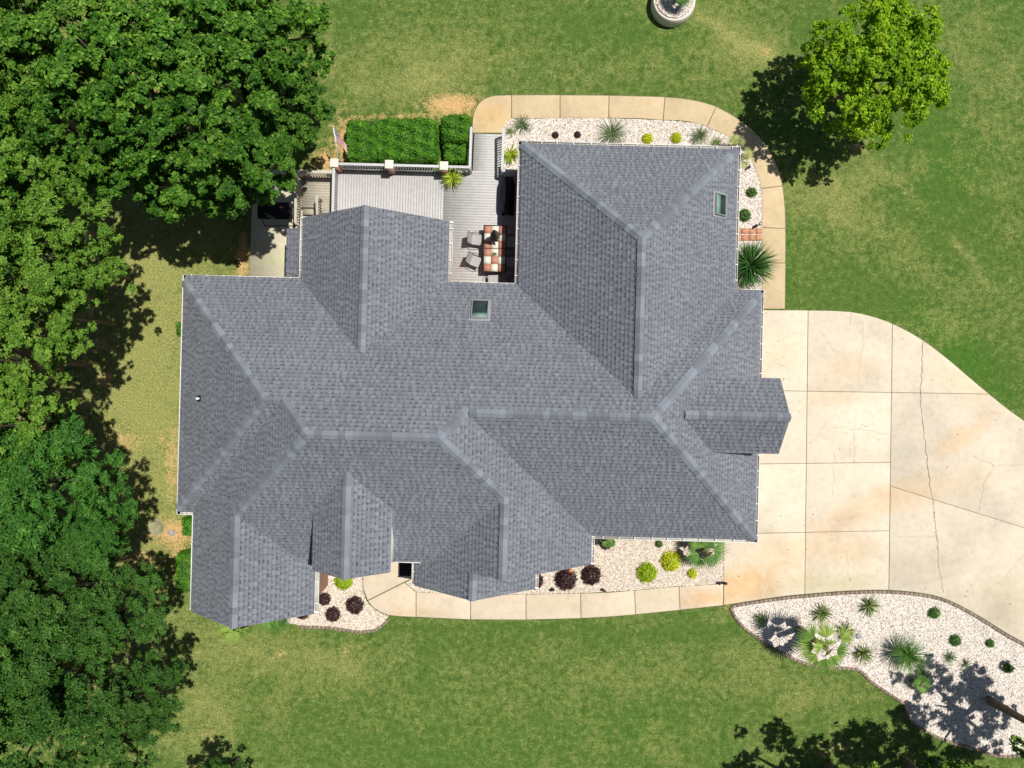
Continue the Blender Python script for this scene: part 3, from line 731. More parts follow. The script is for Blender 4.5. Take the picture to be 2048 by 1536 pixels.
# ridge and hip caps, each piece one object while the budget lasts
caps = 0; extra = MB(); CE = 0.30
edges.sort(key=lambda e: -math.dist(e[3], e[4]))
vent = MB()
for vi, i, jx, p1, p2 in edges:
    V_ = vols[vi]; z1, z2 = V_.h(*p1), V_.h(*p2); A = Vector((*p1, z1)); B = Vector((*p2, z2))
    if A.z > B.z: A, B = B, A
    ridge = abs(A.z - B.z) < 1e-3; d = (B - A); L_ = d.length; t = d.normalized()
    n1 = Vector((-V_.p[i][0], -V_.p[i][1], 1)).normalized(); n2 = Vector((-V_.p[jx][0], -V_.p[jx][1], 1)).normalized()
    def side(nn, other):
        s = t.cross(nn).normalized()
        return s if (A + s - A).dot(other) < 0 or (s.z < 0) else -s
    s1 = t.cross(n1).normalized(); s1 = s1 if s1.z < 0 else -s1
    s2 = t.cross(n2).normalized(); s2 = s2 if s2.z < 0 else -s2
    upv = Vector((0, 0, 1)) if ridge else (n1 + n2).normalized()
    off = 0.075 if ridge else 0.04; wv = 0.165 if ridge else 0.20
    def piece_geo(m_, org, ln, tt):
        for (sa, na) in ((s1, n1), (s2, n2)):
            q0 = org + upv * (off * 1.15 + 0.02); q1 = org + t * ln + upv * (off * 1.15)
            w0 = org + sa * wv + na * (off + 0.012); w1 = org + t * ln + sa * wv + na * off
            pts = [q0, w0, w1, q1]; pts = pts if (w0 - q0).cross(q1 - q0).z > 0 else pts[::-1]
            m_.quad(*pts, t=tt); m_.quad(w0, w1, w1 - na * (0.02 if ridge else .035), w0 - na * (0.02 if ridge else .035), t=0.1)
            m_.quad(org + upv * 0.02, org + sa * wv + na * 0.01, w0, q0, t=0.1)
    m_ = MB(); piece_geo(m_, Vector((0, 0, 0)), CE * 1.05, 0.6); me = m_.mesh('ridge_cap', M['cap'])
    n = max(1, int(L_ / CE)); vs_, ve_ = None, None
    for k in range(n):
        org = A + t * (k * L_ / n); ctr = org + t * CE / 2
        bad = False
        for jj, W2 in enumerate(vols):
            if jj != vi and W2.h(ctr.x, ctr.y) > ctr.z - 0.03: bad = True
        if bad: continue
        if caps < 300:
            ob = link('ridge_cap', me, roof, org); caps += 1
        else: piece_geo(extra, org, CE * 1.05, 0.45 + rng.random() * 0.5)
        if ridge:
            for sa, na in ((s1, n1), (s2, n2)):
                a_, b_ = org, org + t * (L_ / n)
                vent.quad(a_ + sa * (wv - .02) + na * 0.008, b_ + sa * (wv - .02) + na * 0.008, b_ + sa * (wv - .02) + na * 0.07, a_ + sa * (wv - .02) + na * 0.07)
print('caps', caps)
if extra.V: tag(extra.build('short_ridge_caps', M['shingle'], roof), kind='stuff')
vent.build('ridge_vent', M['vent_dark'], roof)

# gutters: each run a part, its hangers sub-parts
hang = MB(); hang.box(-0.02, 0.02, -0.14, 0.05, -0.006, 0.014); hang_me = hang.mesh('hanger', M['white'])
def gutter(p, q, inward, z=3.27):
    p = Vector((*p, z)); q = Vector((*q, z)); d = (q - p); L_ = d.length; ang = math.atan2(d.y, d.x)
    nrm = Vector((-d.y, d.x, 0)).normalized()
    if nrm.dot(Vector((*inward, 0))) < 0:
        p, q = q, p; ang += math.pi
    m_ = MB()                                          # local x along, +y inward to the house
    m_.box(0, L_, 0, 0.022, -0.12, 0.008); m_.box(0, L_, 0.165, 0.172, -0.12, -0.03); m_.box(0, 0.008, 0.022, 0.165, -0.12, -0.002); m_.box(L_ - .008, L_, 0.022, 0.165, -0.12, -0.002)
    g_ = m_.build('gutter', M['white'], house, p, ang)
    b_ = MB(); b_.box(0.008, L_ - .008, 0.022, 0.165, -0.12, -0.085); b_.build('gutter_floor', M['gutter_in'], g_)
    n = max(1, int(round(L_ / 0.78)))
    for k in range(n):
        x = (k + 0.5) * L_ / n + random.uniform(-.06, .06); link('hanger', hang_me, g_, (x, 0.13, 0.004))
for a in [((-15.96, 4.85), (-15.96, -6.70), (1, 0)), ((-15.96, -6.70), (-15.2, -6.70), (0, 1)), ((-15.2, -6.70), (-15.2, -11.25), (1, 0)), ((-15.96, 4.85), (-10.38, 4.85), (0, -1)),
          ((-10.38, 4.85), (-10.38, 7.70), (1, 0)), ((-3.03, 4.85), (-3.03, 7.70), (-1, 0)), ((-3.03, 4.85), (0, 4.85), (0, -1)), ((0, 4.85), (0, 11.70), (1, 0)), ((0, 11.70), (10.7, 11.70), (0, -1)),
          ((10.7, 11.70), (10.7, 4.85), (-1, 0)), ((10.7, 4.85), (12.0, 4.85), (0, -1)), ((12.0, 4.85), (12.0, 0.45), (-1, 0)), ((12.0, -2.78), (12.0, -7.33), (-1, 0)), ((12.0, -7.33), (4.17, -7.33), (0, 1)),
          ((4.17, -7.33), (4.17, -8.5), (-1, 0)), ((1.52, -8.85), (1.52, -9.75), (-1, 0)), ((-4.58, -8.62), (-4.58, -9.75), (1, 0)), ((-9.03, -9.28), (-9.03, -11.2), (-1, 0))]: gutter(*a)
gutter((-5.6, -8.57), (-4.1, -8.57), (0, 1), 3.86)
gutter((-9.1, -8.57), (-8.7, -8.57), (0, 1), 3.86)
# white return boards at the gable corners
rt = MB()
for (u0, u1, v) in ((-15.22, -14.9, -11.22), (-9.6, -9.02, -11.2), (3.6, 4.18, -8.52), (0.95, 1.53, -9.77), (-4.6, -4.2, -9.77), (-3.35, -3.02, 7.7), (-10.4, -10.05, 7.7)): rt.box(u0, u1, v - 0.03, v + 0.03, 3.1, 3.3)
rt.build('cornice_return', M['white'], house)

# walls
outline = [(-15.6, 4.45), (-10.03, 4.45), (-10.03, 7.3), (-3.38, 7.3), (-3.38, 4.45), (.35, 4.45), (.35, 11.3), (10.35, 11.3), (10.35, 4.45), (11.6, 4.45), (11.6, -7.0), (3.8, -7.0), (3.8, -8.2), (1.15, -8.2), (1.15, -9.4), (-4.2, -9.4),
           (-4.2, -7.6), (-5.35, -7.6), (-5.35, -8.15), (-8.4, -8.15), (-8.4, -7.6), (-9.4, -7.6), (-9.4, -10.85), (-14.85, -10.85), (-14.85, -6.35), (-15.6, -6.35)]
wl = MB()
for i in range(len(outline)):
    p, q = outline[i], outline[(i + 1) % len(outline)]; wl.quad((*p, 0), (*q, 0), (*q, 3.2), (*p, 3.2))
walls = wl.build('wall', M['bricks'], house)
uw = MB(); uw.box(-8.42, -5.25, -8.17, -5.5, 3.15, 6.0); uw.box(9.3, 11.72, -2.6, 0.35, 3.15, 5.45); uw.build('upper_wall', M['siding'], house)
def window(u, v, ax, wd=1.0, hh=1.3, zb=0.9):
    f = MB(); s = 1 if ax[0] + ax[1] > 0 else -1
    w_ = link('window', None, house) if False else bpy.data.objects.new('window', None)
    col.objects.link(w_); w_.parent = house; w_.location = (u, v, zb); w_.rotation_euler = (0, 0, math.atan2(ax[1], ax[0]))
    f.box(0.0, 0.05, -wd / 2 - .06, -wd / 2, 0, hh); f.box(0.0, 0.05, wd / 2, wd / 2 + .06, 0, hh); f.box(0.0, 0.055, -wd / 2 - .06, wd / 2 + .06, hh, hh + .08); f.box(0.0, 0.08, -wd / 2 - .08, wd / 2 + .08, -.06, 0); f.box(0.005, 0.04, -.02, .02, 0, hh); f.box(0.006, 0.038, -wd / 2, wd / 2, hh / 2 - .02, hh / 2 + .02)
    f.build('frame', M['white'], w_); p_ = MB(); p_.box(0.003, 0.015, -wd / 2, wd / 2, 0, hh); p_.build('pane', M['glass'], w_)
for a in [(-15.6, 2, (-1, 0)), (-15.6, -3, (-1, 0)), (-14.85, -8.6, (-1, 0)), (-12.1, -10.85, (0, -1), 1.8), (-13, 4.45, (0, 1)), (3, 11.3, (0, 1)), (7, 11.3, (0, 1)), (10.35, 8, (1, 0)), (-1.5, -9.4, (0, -1), 1.8), (7.8, -7.0, (0, -1), 1.6), (11.72, -1.13, (1, 0), 1.0, 0.9, 4.1), (-6.9, -8.17, (0, -1), 1.4, 1.0, 4.3)]: window(*a)
for v in (2.3, -4.9):
    gd = MB(); 
    for k in range(4): gd.box(11.6, 11.64, v - 1.25, v + 1.25, 0.05 + k * 0.54, 0.05 + k * 0.54 + 0.52)
    gd.build('garage_door', M['white'], house)
dr = MB(); dr.box(-5.1, -4.45, -7.62, -7.65, 0.1, 2.2); dr.build('front_door', M['cedar'], house)

# skylights
def skylight(px, py, z0, plane, wu, wv):
    u, v = UV(px, py, z0); a, b, c = plane
    for _ in range(6):
        z0 = a * u + b * v + c; u, v = UV(px, py, z0)
    nn = Vector((-a, -b, 1)).normalized(); upd = Vector((a, b, a * a + b * b)).normalized(); ea = upd.cross(nn)
    Mx = Matrix((ea, upd, nn)).transposed().to_4x4(); Mx.translation = Vector((u, v, z0))
    s = bpy.data.objects.new('skylight', None); col.objects.link(s); s.parent = house; s.matrix_local = Mx; s['label'] = 'square skylight with grey frame and green glass'
    f = MB(); w2, h2 = wu / 2, wv / 2; fr = 0.045
    f.box(-w2, -w2 + fr, -h2, h2, 0, 0.17); f.box(w2 - fr, w2, -h2, h2, 0, 0.17); f.box(-w2 + fr, w2 - fr, -h2, -h2 + fr, 0, 0.17); f.box(-w2 + fr, w2 - fr, h2 - fr, h2, 0, 0.17)
    f.box(-w2 - .1, w2 + .1, -h2 - .13, h2 + .12, 0.0, 0.045)
    bevelled(f.build('frame', M['flash'], s), 0.008)
    g_ = MB(); g_.box(-w2 + fr, w2 - fr, -h2 + fr, h2 - fr, 0.10, 0.12); g_.build('pane', M['glass'], s)
    bl = MB(); bl.box(-w2 + fr + .02, w2 - fr - .02, h2 - fr - 0.27, h2 - fr - .02, 0.121, 0.126); bl.build('blind', M['blindgreen'], s)
M['blindgreen'] = simple('green_blind', (0.16, 0.30, 0.25), 0.4, 0.05, 5, 0)
skylight(960, 621, 5, N_(NEv), 0.80, 1.12)
skylight(1438, 410, 4.5, E_(10.65), 1.0, 0.72)
# vents
def pipe(px, py, plane, hh=0.35, r=0.055):
    z0 = 4
    for _ in range(6): u, v = UV(px, py, z0); z0 = plane[0] * u + plane[1] * v + plane[2]
    s = bpy.data.objects.new('vent_pipe', None); col.objects.link(s); s.parent = house; s.location = (u, v, z0)
    m_ = MB(); m_.tube([(0, 0, -.05), (0, 0, hh)], r, 12); m_.build('pipe', M['white'], s, smooth=False)
    m2 = MB(); m2.lathe([(0.17, -0.12), (0.16, 0.03), (0.075, 0.10), (0.06, 0.16)], 12); m2.build('boot', M['dark'], s)
pipe(400, 797, W_(-16.08))

# ------------------------------------------------------------------ deck
DZ = 0.5
deck = thing('deck', 'grey composite board deck in the notch behind the house', 'deck', (0, 0, 0), -TH)
jm = MB(); jm.box(-9.62, 0.33, 4.46, 10.9, 0.02, DZ - 0.03); jm.build('frame', M['joist'], deck)
uS = -3.72; BW = 0.142
bmv = MB(); bmv.box(0, BW - 0.0012, 0, 10.92 - 4.5, -0.03, 0); mv = bmv.mesh('board', M['board'])
u = -9.64
while u + BW <= uS + 0.02: link('board', mv, deck, (u, 4.5, DZ + random.uniform(-.001, .001))); u += BW
uE = u + 0.004
bmh = MB(); bmh.box(0, 0.33 - uE, 0, BW - 0.0035, -0.03, 0); mh = bmh.mesh('board', M['board'])
v = 4.5
while v < 10.9: link('board', mh, deck, (uE, v, DZ + random.uniform(-.001, .001))); v += BW
ramp_t = thing('ramp', 'short grey board ramp leading from the deck to the walk', 'ramp', (0, 0, 0), -TH)
bmr = MB(); bmr.box(-2.33, -0.80, 0, BW - 0.003, -0.03, 0); mr_ = bmr.mesh('board', M['board'])
n = 15
for k in range(n):
    vv = 10.96 + k * (13.12 - 10.96) / n; o2 = link('board', mr_, ramp_t, (0, vv, DZ - 0.01 - (DZ - 0.09) * (k / (n - 1)))); o2.rotation_euler = (-math.atan2(DZ - 0.09, 2.16), 0, 0)
rf = MB(); 
for uu in (-2.34, -0.84): rf.beam((uu + .02, 10.95, DZ - 0.12), (uu + .02, 13.1, 0.0), 0.05, 0.18)
rf.build('side_beam', M['joist'], ramp_t)

def railing(label, a, b, za, zb, h=1.0, step=0.135, mat='rail', wd=0.13, posts=(0, 1), group='railings around the deck'):
    t = thing('railing', label, 'railing', (0, 0, 0), -TH, group)
    a = Vector((*a, za)); b = Vector((*b, zb)); d = b - a; L_ = math.hypot(d.x, d.y); ang = math.atan2(d.y, d.x)
    m_ = MB(); m_.beam(a + Vector((0, 0, h)), b + Vector((0, 0, h)), wd, 0.04); bevelled(m_.build('top_rail', M[mat], t), .006)
    m_ = MB(); m_.beam(a + Vector((0, 0, 0.1)), b + Vector((0, 0, 0.1)), 0.05, 0.07); m_.build('bottom_rail', M[mat], t)
    bl = MB(); bl.box(-.024, .024, -.024, .024, 0.12, h - 0.02); bme = bl.mesh('baluster', M[mat])
    n = max(1, int(L_ / step))
    for k in range(1, n):
        p = a + d * (k / n); link('baluster', bme, t, p, ang)
    for e in posts:
        p = a if e == 0 else b
        pm = MB(); pm.box(-.05, .05, -.05, .05, 0.0, h - 0.02); link('post', pm.mesh('post', M[mat]), t, p, ang)
def on(px, py, z): return UV(px, py, z)
TL = on(655, 328, DZ + 1); TR = on(942, 333.5, DZ + 1)
vv = (TL[1] + TR[1]) / 2
pil = [on(668, 332, DZ + 1.15)[0], on(778, 335, DZ + 1.15)[0], on(887.5, 336.5, DZ + 1.15)[0]]
u_l = pil[0]
for k, uu in enumerate(pil):
    lab = ['brick pillar at the deck corner beside the flag', 'brick pillar midway along the back railing of the deck', 'brick pillar behind the spiky yellow green potted plant'][k]
    t = thing('brick_pillar', lab, 'pillar', (0, 0, 0), -TH, 'brick pillars with stone caps on the deck edge')
    pm = MB(); pm.box(uu - 0.17, uu + 0.17, vv - 0.17, vv + 0.17, 0.0, DZ + 1.08); pm.build('shaft', M['bricks'], t)
    cp = MB(); cp.box(uu - 0.215, uu + 0.215, vv - 0.215, vv + 0.215, DZ + 1.08, DZ + 1.17); bevelled(cp.build('cap', M['stone_cap'], t), 0.02)
railing('deck railing between the flag and the middle pillar', (pil[0] + .2, vv), (pil[1] - .2, vv), DZ, DZ, posts=())
railing('deck railing between the middle pillar and the potted plant pillar', (pil[1] + .2, vv), (pil[2] - .2, vv), DZ, DZ, posts=())
railing('short deck railing between the potted plant and the ramp', (pil[2] + .2, vv), (-2.42, vv), DZ, DZ, posts=(1,))
railing('deck railing running from the flag pillar to the house, above the landing', (pil[0] - .05, vv - .2), (pil[0] - .05, 7.4), DZ, DZ, posts=(1,))
railing('ramp handrail beside the hedge', (-2.42, vv), (-2.42, 13.0), DZ, 0.25, posts=(1,))
railing('ramp handrail beside the pebble bed', (-0.78, vv - .1), (-0.78, 13.0), DZ, 0.25, posts=(0, 1))
railing('short railing between the ramp and the house wall', (-0.78, vv - .12), (0.2, vv - .12), DZ, DZ, posts=())
for uu, lab in ((-2.42, 'brick red post at the left foot of the ramp'), (-0.80, 'brick red post at the right foot of the ramp')):
    pass
# landing and stairs
LZ = 0.42
lu0 = on(592, 343, LZ + 1)[0]; lv1 = on(592, 343, LZ + 1)[1]
stairs = thing('stair_landing', 'tan board landing with steps down to the patio', 'stairs', (0, 0, 0), -TH)
lb = MB(); lb.box(lu0, u_l - .12, 0, BW - 0.003, -0.03, 0); lme = lb.mesh('board', M['board_tan'])
v = lv1 - BW
v_step = on(600, 416, 0.3)[1]
while v > v_step: link('board', lme, stairs, (0, v, LZ)); v -= BW
vs0 = v + BW
mid_u = -10.35
lb2 = MB(); lb2.box(mid_u + .06, u_l - .12, 0, BW - 0.003, -0.03, 0); lme2 = lb2.mesh('board', M['board_tan'])
while v > 7.4: link('board', lme2, stairs, (0, v, LZ)); v -= BW
fm = MB(); fm.box(lu0 + .02, u_l - .14, vs0, lv1 - .02, 0.02, LZ - .04); fm.box(mid_u + .08, u_l - .14, 7.4, vs0 - .002, 0.022, LZ - .042); fm.build('frame', M['joist'], stairs)
for k in range(2):
    tr = MB(); tr.box(lu0 + .05, mid_u - .05, vs0 - 0.40 * (k + 1) + 0.06, vs0 - 0.40 * k - 0.035, LZ - 0.15 * (k + 1) - .03, LZ - 0.15 * (k + 1)); tr.build('tread', M['board_tan'], stairs)
railing('tan railing on the outer side of the stair landing', (lu0, lv1), (lu0, 7.9), LZ, LZ - .1, mat='rail_tan', posts=(0, 1), group='railings around the stair landing')
railing('tan railing along the lawn end of the stair landing', (lu0, lv1), (u_l - .15, lv1), LZ, LZ, mat='rail_tan', posts=(), group='railings around the stair landing')
pA = on(633, 392, LZ + 1); pB = on(618, 440, 0.9)
railing('sloping tan handrail down the middle of the stairs', pA, (pA[0], pA[1] - 1.5), LZ, 0.05, mat='rail_tan', posts=(0,), group='railings around the stair landing')

# ------------------------------------------------------------------ deck furniture
def T_at(px, py, z): p = P(px, py, z); return p
TZ = DZ + 0.74
tc_ = P(989.5, 497, TZ)
table = thing('tile_table', 'long outdoor dining table with checkered terracotta and cream tiles', 'table', (tc_.x, tc_.y, DZ), -R(1.3))
tw, tl = 1.14, 2.38
fm = MB()
for s in (-1, 1): fm.box(s * tw / 2 - .025, s * tw / 2 + .025, -tl / 2, tl / 2, .70, .745)
for s in (-1, 0, 1): fm.box(-tw / 2 + .025, tw / 2 - .025, s * (tl / 2 - .02) - .022, s * (tl / 2 - .02) + .022, .70, .744)
fm.box(-tw / 2 + .02, tw / 2 - .02, -tl / 2 + .02, tl / 2 - .02, .70, .715); fm.build('frame', M['dark'], table)
for sx in (-1, 1):
    for sy in (-1, 1):
        lg = MB(); lg.tube([(sx * .48, sy * 1.08, 0), (sx * .48, sy * 1.08, .7)], .03, 8); lg.build('leg', M['dark'], table)
cw = (tw - .05) / 3
rows = [(1, 0, 1), (0, 1, 0), (1, 0, 1), (1, 0, 1), (0, 1, 0), (1, 0, 1)]
tm = {}
rh = (tl / 2 - .045) / 3
for kk in (0, 1):
    q = MB(); q.box(.005, cw - .005, .005, rh - .005, 0, .03); tm[kk] = q.mesh('tile', M['terracotta'] if kk else M['cream_tile'])
for r_, row in enumerate(rows):
    y = tl / 2 - .042 - (r_ + 1) * rh if r_ < 3 else -0.022 - (r_ - 2) * rh
    for c_, kk in enumerate(row): link('tile', tm[kk], table, (-tw / 2 + .025 + c_ * cw, y, .717))

def chair(label, px, py, rz, mesh_seat=False):
    p = P(px, py, DZ + .45)
    t = thing('patio_chair', label, 'chair', (p.x, p.y, DZ), rz, 'sling chairs around the tile table')
    # chair faces +x ; seat and back are one sling, split in two parts
    s = MB(); s.quad((-.22, -.27, .40), (.25, -.27, .44), (.25, .27, .44), (-.22, .27, .40)); s.quad((-.22, -.27, .395), (-.22, .27, .395), (.25, .27, .435), (.25, -.27, .435)); s.build('seat', M['sling'], t)
    b_ = MB(); pts = [(-.22, .40), (-.30, .62), (-.42, .98)]
    for i in range(2):
        (x0, z0), (x1, z1) = pts[i], pts[i + 1]; b_.quad((x0, -.27, z0), (x0, .27, z0), (x1, .25, z1), (x1, -.25, z1)); b_.quad((x0 - .01, -.27, z0), (x1 - .01, -.25, z1), (x1 - .01, .25, z1), (x0 - .01, .27, z0))
    b_.build('backrest', M['sling'], t)
    f = MB()
    for sy in (-1, 1):
        f.tube([(.27, sy * .28, .43), (-.22, sy * .28, .39), (-.31, sy * .28, .62), (-.43, sy * .26, 1.0)], .014, 6)
    f.tube([(-.43, -.26, 1.0), (-.43, .26, 1.0)], .014, 6); f.build('frame', M['dark'], t)
    for sy in (-1, 1):
        a = MB(); a.tube([(-.28, sy * .29, .58), (-.1, sy * .33, .66), (.22, sy * .33, .65), (.27, sy * .31, .6)], .016, 6); a.build('armrest', M['dark'], t)
        for sx in (-1, 1):
            l_ = MB(); l_.tube([(.27 * sx, sy * .3, .6 if sx > 0 else .45), (.30 * sx - (.02 if sx < 0 else 0), sy * .3, 0)], .014, 6); l_.build('leg', M['dark'], t)
chair('sling chair left of the table nearest the open deck', 953, 479, -R(6))
chair('turned sling chair at the lower left of the table', 951, 522, -R(22))
chair('chair in the shade on the right side of the table, near the umbrella', 1021, 484, R(178))
chair('chair in the shade on the right side of the table, near its lower end', 1021, 524, R(180))
chair('sling chair at the lower end of the table by the gutter', 987, 560, R(92))

p = P(990, 475, TZ)
um = thing('patio_umbrella', 'closed brown patio umbrella standing through the tile table', 'umbrella', (p.x, p.y, DZ))
q = MB(); q.tube([(0, 0, 0), (0, 0, 2.45)], .022, 8); q.build('pole', M['dark'], um)
q = MB(); n_ = 16; prof = [(2.4, .04), (2.1, .09), (1.7, .15), (1.35, .20), (1.15, .25)]
b0 = 0
for z_, r_ in prof:
    for k in range(n_):
        a = 2 * math.pi * k / n_; rr = r_ * (1.25 if k % 2 else .55) * (1 + .15 * math.sin(a * 3)); q.V.append((rr * math.cos(a) + (2.4 - z_) * .05, rr * math.sin(a) - (2.4 - z_) * .04, z_)); q.T.append(.5)
for i in range(len(prof) - 1):
    for k in range(n_): k2 = (k + 1) % n_; q.F.append((i * n_ + k, i * n_ + k2, (i + 1) * n_ + k2, (i + 1) * n_ + k))
q.build('canopy', M['umbrella'], um)
q = MB(); q.lathe([(0.0, 2.5), (.03, 2.47), (.03, 2.4)], 8); q.build('finial', M['dark'], um)
q = MB(); q.lathe([(.26, 0), (.26, .05), (.05, .08), (.05, .3)], 16); q.build('base', M['dark'], um)

# covered grill in the eave's shade
gp = P(1018, 390, 1.0); gr = thing('covered_grill', 'black covered grill standing in the shade against the house', 'grill', (gp.x - .05, gp.y, DZ), -TH)
q = MB(); n_ = 20; lv = [(0, .34, .95), (.3, .32, .93), (.75, .29, .88), (1.0, .26, .80), (1.12, .12, .45)]
for z_, a_, b_ in lv:
    for k in range(n_):
        t_ = 2 * math.pi * k / n_; c_, s_ = math.cos(t_), math.sin(t_); e_ = 0.35; w_ = 1 + .06 * math.sin(5 * t_ + z_ * 4) * (1.2 - z_)
        q.V.append((a_ * math.copysign(abs(c_) ** e_, c_) * w_, b_ * math.copysign(abs(s_) ** e_, s_) * w_, z_)); q.T.append(.5)
for i in range(len(lv) - 1):
    for k in range(n_): k2 = (k + 1) % n_; q.F.append((i * n_ + k, i * n_ + k2, (i + 1) * n_ + k2, (i + 1) * n_ + k))
q.F.append(tuple((len(lv) - 1) * n_ + k for k in range(n_))); q.build('cover', M['black_cloth'], gr, smooth=True)
for s in (-.7, .7):
    q = MB(); q.lathe([(.05, 0), (.05, .03)], 10, (0, s, 0)); q.build('wheel', M['dark'], gr)
pp = P(1022, 560, DZ + .4); pt = thing('round_pot', 'round blue grey pot at the inner corner of the deck', 'pot', (pp.x, pp.y, DZ)); q = MB(); q.lathe([(.16, 0), (.24, .3), (.27, .45), (.24, .45), (.22, .40), (0.01, .38)], 20); q.build('body', M['pot'], pt, smooth=True)

# bench swing on the patio
sp = P(556, 428, 0.6); sw = thing('garden_swing', 'black cushioned garden swing seat standing on the shaded patio', 'swing', (sp.x, sp.y, 0.05), 0)
q = MB(); q.box(-.72, .72, -.25, .25, .40, .48); bevelled(q.build('seat', M['black_cloth'], sw), .03)
q = MB(); q.box(-.72, .72, .22, .30, .45, .98); bevelled(q.build('backrest', M['black_cloth'], sw), .03)
for s in (-1, 1):
    q = MB(); q.tube([(s * .85, -.5, 0), (s * .82, -.05, 1.25), (s * .85, .45, 0)], .025, 6); q.build('leg', M['dark'], sw)
    q = MB(); q.tube([(s * .76, .26, .66), (s * .76, -.25, .64)], .03, 6); q.build('armrest', M['dark'], sw)
q = MB(); q.tube([(-.84, -.05, 1.25), (.84, -.05, 1.25)], .025, 6); q.tube([(-.85, -.5, .05), (.85, -.5, .05)], .02, 6); q.build('top_bar', M['dark'], sw)
q = MB(); q.box(-.8, .8, -.42, .42, 1.26, 1.285); q.build('canopy', M['black_cloth'], sw)

# flag
fa = P(679, 330, 1.3); fb = P(666.5, 254, 2.9)
fl = thing('flag', 'small striped national flag on a white pole leaning from the deck railing', 'flag', (0, 0, 0))
q = MB(); q.tube([fa, fb], .022, 8); q.build('pole', M['white'], fl)
q = MB(); q.lathe([(.035, 0), (.04, .03), (.0, .07)], 10, fb); q.build('finial', M['white'], fl)
def flag_mat(c, nm): return simple(nm, c, 0.8, 0.08, 20, 0.05)
red, whi, blu = flag_mat((0.48, 0.012, 0.03), 'flag_red'), flag_mat((0.75, 0.73, 0.70), 'flag_white'), flag_mat((0.02, 0.045, 0.24), 'flag_blue')
axis = (fa - fb).normalized(); hoist = 0.62; fly = 1.0
out = Vector((0.62, -0.42, -0.5)).normalized()
def fpt(s, t):   # s along pole from top 0..1, t along fly 0..1
    wv = .055 * math.sin(t * 9 + s * 2.5) * (0.3 + t); lat = out.cross(axis).normalized()
    return fb + axis * (0.06 + s * hoist * (1 - .25 * t)) + out * (t * fly * .62) + Vector((0, 0, -.35 * t * t)) + lat * wv + axis * t * .35
rm, wm_, bm_ = MB(), MB(), MB(); NT = 14
for i in range(13):
    for k in range(NT):
        t0, t1 = k / NT, (k + 1) / NT
        m_ = bm_ if (i < 7 and t1 <= .43) else (rm if i % 2 == 0 else wm_)
        m_.quad(fpt(i / 13, t0), fpt((i + 1) / 13, t0), fpt((i + 1) / 13, t1), fpt(i / 13, t1))
for i in range(9):
    for k in range(6 if i % 2 == 0 else 5):
        t_ = (0.035 + k * .07 + (0 if i % 2 == 0 else .035)) ; s_ = (i + .7) * 7 / 13 / 9.4; c_ = fpt(s_, t_); nrm = (fpt(s_ + .01, t_) - c_).cross(fpt(s_, t_ + .01) - c_).normalized()
        ax_ = (fpt(s_ + .01, t_) - c_).normalized(); ay = nrm.cross(ax_)
        for sg in (1, -1):
            wm_.quad(*[c_ + nrm * .004 * sg + (ax_ * math.cos(j * math.pi / 5) + ay * math.sin(j * math.pi / 5)) * (.016 if j % 2 == 0 else .007) for j in range(10)])
rm.build('red_stripes', red, fl, smooth=False); wm_.build('white_stripes', whi, fl); bm_.build('blue_canton', blu, fl)

# door mat, porch bits, lights, lids
q = MB(); a, b = P(799, 1125, .06), P(823, 1152, .06); q.box(a.x, b.x, b.y, a.y, .062, .078); tag(bevelled(q.build('doormat', M['mat_black']), .006), 'black speckled doormat on the walk at the front entrance', 'doormat')
def wall_piece():
    t = thing('porch_step', 'orange brick step corner between the porch gable and the left wing', 'step')
    pts = px_poly([(636, 1146), (657, 1147), (640, 1176), (636, 1176)], .12)
    for k in range(4):
        a_ = MB(); f0, f1 = k / 4, (k + 1) / 4
        p0, p1, p2, p3 = [Vector((*p_, 0)) for p_ in pts]
        A_, B_ = p1.lerp(p2, f0), p1.lerp(p2, f1 - .02); C_, D_ = p0.lerp(p3, f1 - .02), p0.lerp(p3, f0)
        a_.poly([(w_.x, w_.y) for w_ in (A_, B_, C_, D_)], 0.02, .14); a_.build('brick', M['terracotta'], t)
wall_piece()
def rockobj(name, px, py, r, mat, label, cat='rock', zs=.6, seed=1):
    import bmesh
    rr = random.Random(seed); bm = bmesh.new(); bmesh.ops.create_icosphere(bm, subdivisions=2, radius=r)
    for v_ in bm.verts: v_.co = Vector((v_.co.x, v_.co.y, v_.co.z * zs)) * rr.uniform(.85, 1.1)
    me = bpy.data.meshes.new(name); bm.to_mesh(me); bm.free(); me.materials.append(mat); p_ = P(px, py, 0.05)
    return tag(link(name, me, None, (p_.x, p_.y, r * zs * .6)), label, cat)
rockobj('orange_rock', 1138, 1142, .20, M['orange_rock'], 'small orange rock at the eave behind the middle maroon shrub', seed=4)
rockobj('grey_rock', 1717, 1272, .16, M['rock'], 'grey stone between the striped yuccas in the island bed', seed=9)
rockobj('flat_rock', 343, 1066, .18, M['rock'], 'small flat grey stone on bare soil beside the round lid', zs=.3, seed=12)
lp = P(313, 1054); q = MB(); q.lathe([(.44, 0), (.44, .035), (.42, .05), (.38, .05), (.375, .04), (0.01, .042)], 28, (lp.x, lp.y, 0)); tag(q.build('septic_cover', M['lid'], smooth=False), 'round weathered septic lid flush with the dry lawn', 'lid')
def spot(px, py, label, ang=0, ring=False):
    p_ = P(px, py, .2); t = thing('spotlight', label, 'garden light', (p_.x, p_.y, .03), R(ang), 'small black garden lights')
    q = MB(); q.tube([(0, 0, 0), (0, 0, .16)], .015, 6); q.build('stake', M['dark'], t)
    q = MB(); q.tube([(-.09, 0, .16), (.02, 0, .2), (.10, 0, .24)], [.05, .065, .085], 10); q.build('lamp_head', M['dark'], t)
spot(1104, 1180, 'black garden spotlight by the walk below the leftmost of the three maroon shrubs', 30)
